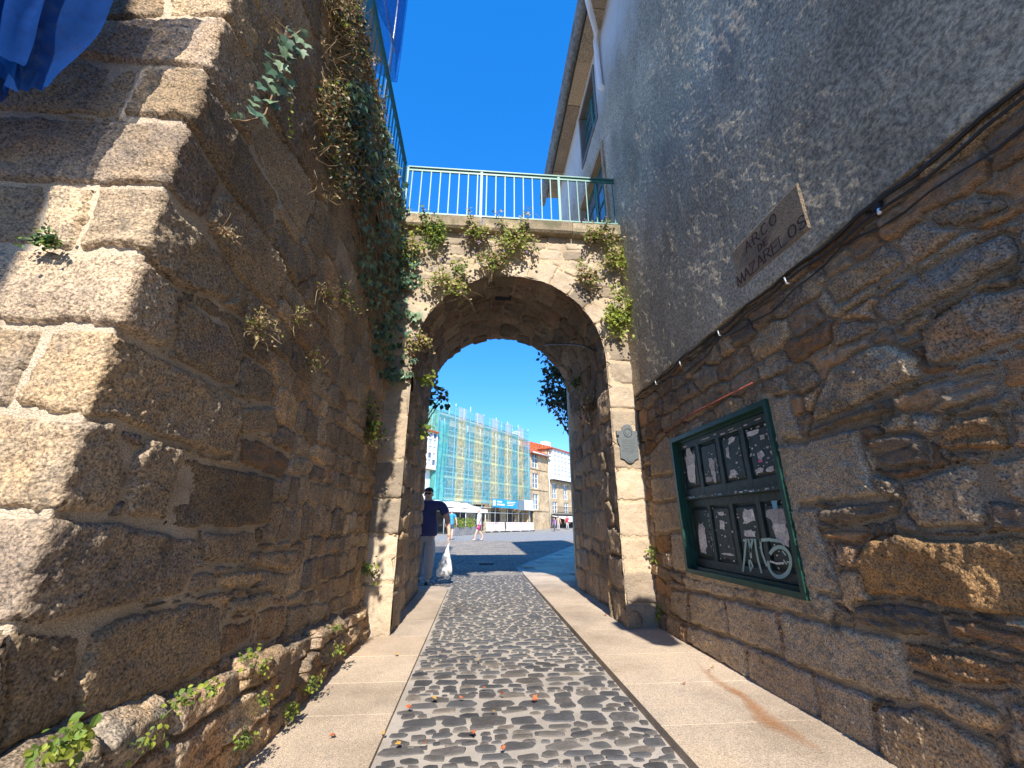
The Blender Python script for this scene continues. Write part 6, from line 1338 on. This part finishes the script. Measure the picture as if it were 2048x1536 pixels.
def person(label, loc, rz, H, top, bottom, bare_legs=False, shoes='black', hair='hair_dark', stride=.2, arms=((.1, .05), (.1, -.05)), bulk=1.0, long_bottom=True, sleeve=True, man=False, hat=None, skin='skin'):
    """figure facing -Y in local space, height H"""
    s = H / 1.75; root = empty('person', loc, rz, label=label, cat='person'); b = bulk
    def P_(x, y, z): return (x * s, y * s, z * s)
    hipz, shz = .92, 1.45; st = stride
    Lf_ = [P_(.1, -st * .5, .09), P_(.1, -st * .3, .5)]; Rf_ = [P_(-.1, st * .5, .1), P_(-.1, st * .12, .5)]
    def arm(sd, out, fwd): return [P_(sd * .2 * b, 0, shz - .03), P_(sd * (.25 * b + out * .5), .02 - fwd * .4, 1.17), P_(sd * (.25 * b + out), -.02 - fwd, .92), P_(sd * (.25 * b + out), -.03 - fwd * 1.1, .84)]
    AL = arm(1, *arms[0]); ARM = arm(-1, *arms[1])
    tr = [(P_(0, 0, hipz), (.125 * b * s, .095 * b * s)), (P_(0, -.01, 1.12), (.145 * b * s, .115 * b * s)), (P_(0, 0, 1.3), (.16 * b * s, .11 * b * s)), (P_(0, .01, 1.44), (.12 * b * s, .08 * b * s)), (P_(0, .01, 1.515), .062 * b * s), (P_(0, -.005, 1.59), (.074 * s, .088 * s)), (P_(0, -.01, 1.665), (.086 * s, .102 * s)), (P_(0, 0, 1.735), (.062 * s, .078 * s))]
    ch = [tr]
    for A_ in (AL, ARM): ch.append([tr[3], (A_[0], .062 * b * s), (A_[1], .046 * b * s), (A_[2], .032 * s), (A_[3], (.03 * s, .038 * s))])
    for Lg, sd in ((Lf_, 1), (Rf_, -1)):
        ft = Lg[0]; q_ = .7 if long_bottom else 1.0; ch.append([tr[0], (P_(sd * .09, 0, .84), .08 * b * s), (Lg[1], .062 * q_ * b * s), (P_(Lg[0][0] / s, Lg[0][1] / s + .02, .3), .055 * q_ * b * s), (ft, .04 * q_ * s), ((ft[0], ft[1] - .1 * s, .045 * s), (.038 * s, .03 * s))])
    body = skinmesh('body', ch, M[skin], root)
    # hands: palm, four fingers, thumb
    for A_, sd in ((AL, 1), (ARM, -1)):
        w_ = Vector(A_[3]); hc = [[(tuple(w_), .026 * s), (tuple(w_ + Vector((0, -.005, -.06)) * s), (.018 * s, .036 * s))]]
        for k in range(4):
            y = (-.03 + k * .018) * s; a = w_ + Vector((0, y, -.075 * s)); ln = (.062, .07, .066, .05)[k] * s; hc.append([hc[0][1], (tuple(a), .0095 * s), (tuple(a + Vector((-sd * .006, 0, -ln * .55))), .009 * s), (tuple(a + Vector((-sd * .022 * s, 0, -ln * .95))), .008 * s)])
        hc.append([hc[0][0], (tuple(w_ + Vector((-sd * .008, -.035 * s, -.035 * s))), .01 * s), (tuple(w_ + Vector((-sd * .018, -.05 * s, -.07 * s))), .009 * s)])
        skinmesh('hand', hc, M[skin], root, 1)
    # shirt
    e = .018 * s
    tc_ = [(P_(0, 0, hipz - .1), (.165 * b * s + e, .125 * b * s + e)), (P_(0, 0, hipz), (.16 * b * s + e, .12 * b * s + e)), (P_(0, -.01, 1.12), (.15 * b * s + e, .122 * b * s + e)), (P_(0, 0, 1.3), (.162 * b * s + e, .112 * b * s + e)), (P_(0, .01, 1.44), (.115 * b * s + e, .08 * b * s + e)), (P_(0, .008, 1.495), (.068 * s, .062 * s))]
    cs_ = [tc_]
    for A_, in ((AL,), (ARM,)):
        a = Vector(A_[0]); m_ = Vector(A_[1]); cs_.append([tc_[4], (tuple(a), .066 * b * s + e * .6), (tuple(a.lerp(m_, .75)), .056 * b * s + e * .7)])
    skinmesh('shirt', cs_, M[top], root)
    # trousers or shorts
    cb = [[(P_(0, 0, hipz + .1), (.155 * b * s, .118 * b * s)), (P_(0, 0, hipz - .06), (.155 * b * s, .118 * b * s))]]
    for Lg, sd in ((Lf_, 1), (Rf_, -1)):
        k = Vector(Lg[1]); f = Vector(Lg[0]); th = Vector(P_(sd * .095, 0, .8)); seq = [cb[0][1], (tuple(th), .108 * b * s), (tuple(th.lerp(k, .7)), .088 * b * s)]
        if long_bottom: seq += [(tuple(k), .076 * b * s), (tuple(k.lerp(f, .55)), .066 * b * s), (tuple(f + Vector((0, .01, .0))), .06 * s)]
        cb.append(seq)
    skinmesh('trousers' if long_bottom else 'shorts', cb, M[bottom], root)
    for Lg in (Lf_, Rf_):
        f = Vector(Lg[0]); z = f.z; skinmesh('shoe', [[((f.x, f.y + .05 * s, z - .03 * s), (.042 * s, .045 * s)), ((f.x, f.y - .03 * s, z - .045 * s), (.044 * s, .04 * s)), ((f.x, f.y - .12 * s, z - .055 * s), (.046 * s, .03 * s)), ((f.x, f.y - .17 * s, z - .058 * s), (.03 * s, .02 * s))]], M[shoes], root, 1)
    # hair / cap, face
    def dome(name, mat, c, r_, zc, n=14, m=6):
        Vv = []; Fs = []
        for i in range(m + 1):
            t = math.pi / 2 * i / m
            for k in range(n): a = 2 * math.pi * k / n; Vv.append((c[0] + r_[0] * math.cos(a) * math.cos(t), c[1] + r_[1] * math.sin(a) * math.cos(t), c[2] + r_[2] * math.sin(t) - (zc if (i == 0 and math.sin(a) > .1) else 0)))
        for i in range(m):
            for k in range(n): Fs.append((i * n + k, i * n + (k + 1) % n, (i + 1) * n + (k + 1) % n, (i + 1) * n + k))
        return obj(name, Vv, Fs, mat, root, True)
    hc_ = P_(0, .005, 1.69 if hat else 1.675)
    if hat: dome('cap', M[hat], hc_, (.096 * s, .114 * s, .085 * s), .02 * s)
    else: dome('hair', M[hair], hc_, (.092 * s, .112 * s, .1 * s), .07 * s)
    if man:
        MB().prism([(.085 * math.cos(a) * s, -.08 * s - .075 * math.sin(a) * s) for a in np.linspace(0, math.pi, 10)], P_(0, -.01, 1.695), (1, 0, 0), (0, 1, 0), (0, 0, .008)).build('cap_peak', M['cap'], root)
    for sd in (-1, 1):
        MB().prism([(.028 * s * math.cos(a), .019 * s * math.sin(a)) for a in np.linspace(0, 2 * math.pi, 11)[:-1]], P_(sd * .036, -.116, 1.645), (1, -.12 * sd, 0), (0, 0, 1), (0, .012, 0)).build('sunglass_lens' if man else 'eye', M['lens'], root) if man else MB().prism([(.012 * s * math.cos(a), .006 * s * math.sin(a)) for a in np.linspace(0, 2 * math.pi, 9)[:-1]], P_(sd * .03, -.104, 1.64), (1, 0, 0), (0, 0, 1), (0, .01, 0)).build('eye', M['hair_dark'], root)
        skinmesh('ear', [[(P_(sd * .078, .0, 1.6), (.008 * s, .014 * s)), (P_(sd * .086, .005, 1.63), (.009 * s, .019 * s)), (P_(sd * .084, .005, 1.655), (.008 * s, .015 * s))]], M[skin], root, 1)
    if man: 
        MB().box(P_(0, -.118, 1.652), (.02 * s, .008, .008)).build('sunglass_bridge', M['lens'], root)
        for sd in (-1, 1): tubeobj('sunglass_arm', [P_(sd * .06, -.105, 1.652), P_(sd * .082, -.02, 1.655)], .004, M['lens'], root, 4)
    skinmesh('nose', [[(P_(0, -.095, 1.64), .009 * s), (P_(0, -.115, 1.612), .013 * s)]], M[skin], root, 1)
    MB().box(P_(0, -.094, 1.58), (.045 * s, .008, .009 * s)).build('mouth', plain('lip', (0.3, 0.12, 0.1), .5), root)
    return root, AL, ARM, s
mp = onZ(846, 1168, 0.0)
man, AL, ARM, s = person('man in navy T-shirt, grey trousers and dark cap walking with a white plastic bag', (float(mp[0]), float(mp[1]), 0.0), R(-4), 1.84, 'navy', 'grey_cloth', bulk=1.42, stride=.26, arms=((.1, .04), (.05, 0.0)), man=True, hat='cap')
# white plastic bag hanging from his hand
def bag(root_loc, rz, hand):
    n = 20; prof_ = [(0, .008), (-.06, .014), (-.14, .034), (-.26, .062), (-.38, .094), (-.5, .118), (-.57, .112), (-.6, .06)]; V = []; Fs = []
    for (z, r_) in prof_:
        for k in range(n):
            a = 2 * math.pi * k / n; rr = r_ * (1 + .22 * math.sin(a * 5 + z * 9) * (.3 + min(1, -z * 2)) * .6 + .1 * math.sin(a * 9 - z * 22)); V.append((rr * math.cos(a) * 1.25 + z * .12, rr * math.sin(a) * .75, z + .03 * math.sin(a * 3) * (1 if z < -.5 else 0)))
    for i in range(len(prof_) - 1):
        for k in range(n): Fs.append((i * n + k, i * n + (k + 1) % n, (i + 1) * n + (k + 1) % n, (i + 1) * n + k))
    Fs.append(tuple(range(len(V) - n, len(V))))
    root = empty('carrier_bag', root_loc, rz, label='full white plastic carrier bag held by the man in navy', cat='bag')
    obj('bag_body', V, Fs, M['bagp'], root, True)
    tubeobj('bag_handle', [(-.02, 0, -.06), (-.015, 0, .02), (0, 0, .045), (.015, 0, .02), (.02, 0, -.06)], .006, M['bagp'], root, 5)
hw_ = man.matrix_world if False else Matrix.Translation(man.location) @ Matrix.Rotation(R(-4), 4, 'Z')
hp = hw_ @ (Vector(AL[3]) + Vector((0, -.005, -.12 * s))); bag(tuple(hp), 0, hp)
def at(x, yfeet, Y): p = onY(x, yfeet, Y); return (float(p[0]), float(p[1]), gz(Y))
person('woman with magenta shorts and white top walking across the square', at(957, 1080, 24.0), R(-75), 1.66, 'white_shirt', 'pink', long_bottom=False, stride=.5, shoes='tan_top', hair='hair_grey', hat='white_shirt', arms=((.06, .1), (.06, -.05)))
person('person in blue shirt and dark shorts walking away toward the cafe', at(901, 1082, 25.5), R(170), 1.68, 'blue_shirt', 'dkblue', long_bottom=False, stride=.25, shoes='tan_top', hair='hair_grey')
person('person in purple top crossing at the far end of the square', at(1109, 1060, 52.0), R(-60), 1.6, 'purple_top', 'dkblue', stride=.35, hair='hair_dark')
person('person in tan top walking beside the one in purple', at(1117, 1057, 54.0), R(160), 1.7, 'tan_top', 'grey_cloth', stride=.2, hair='hair_dark')
person('person in red top standing under the far white awning', at(1135, 1056, 56.0), R(20), 1.7, 'red_top', 'grey_cloth', stride=.1, hair='hair_dark')

# ================================================================ put every grouping empty at the base of its thing
bpy.context.view_layer.update()
for o in list(bpy.data.objects):
    if o.type == 'EMPTY' and o.parent is None and o.location.length < 1e-6 and o.children:
        lo = np.array([1e9] * 3); hi = -lo
        for c in o.children_recursive:
            if c.type == 'MESH' and len(c.data.vertices):
                for q in c.bound_box:
                    p = c.matrix_world @ Vector(q); lo = np.minimum(lo, p); hi = np.maximum(hi, p)
        base = Vector(((lo[0] + hi[0]) / 2, (lo[1] + hi[1]) / 2, lo[2]))
        if not np.isfinite(lo).all() or lo[0] > 1e8: continue
        o.location = base
        for c in o.children: c.matrix_parent_inverse = Matrix.Translation(-base)
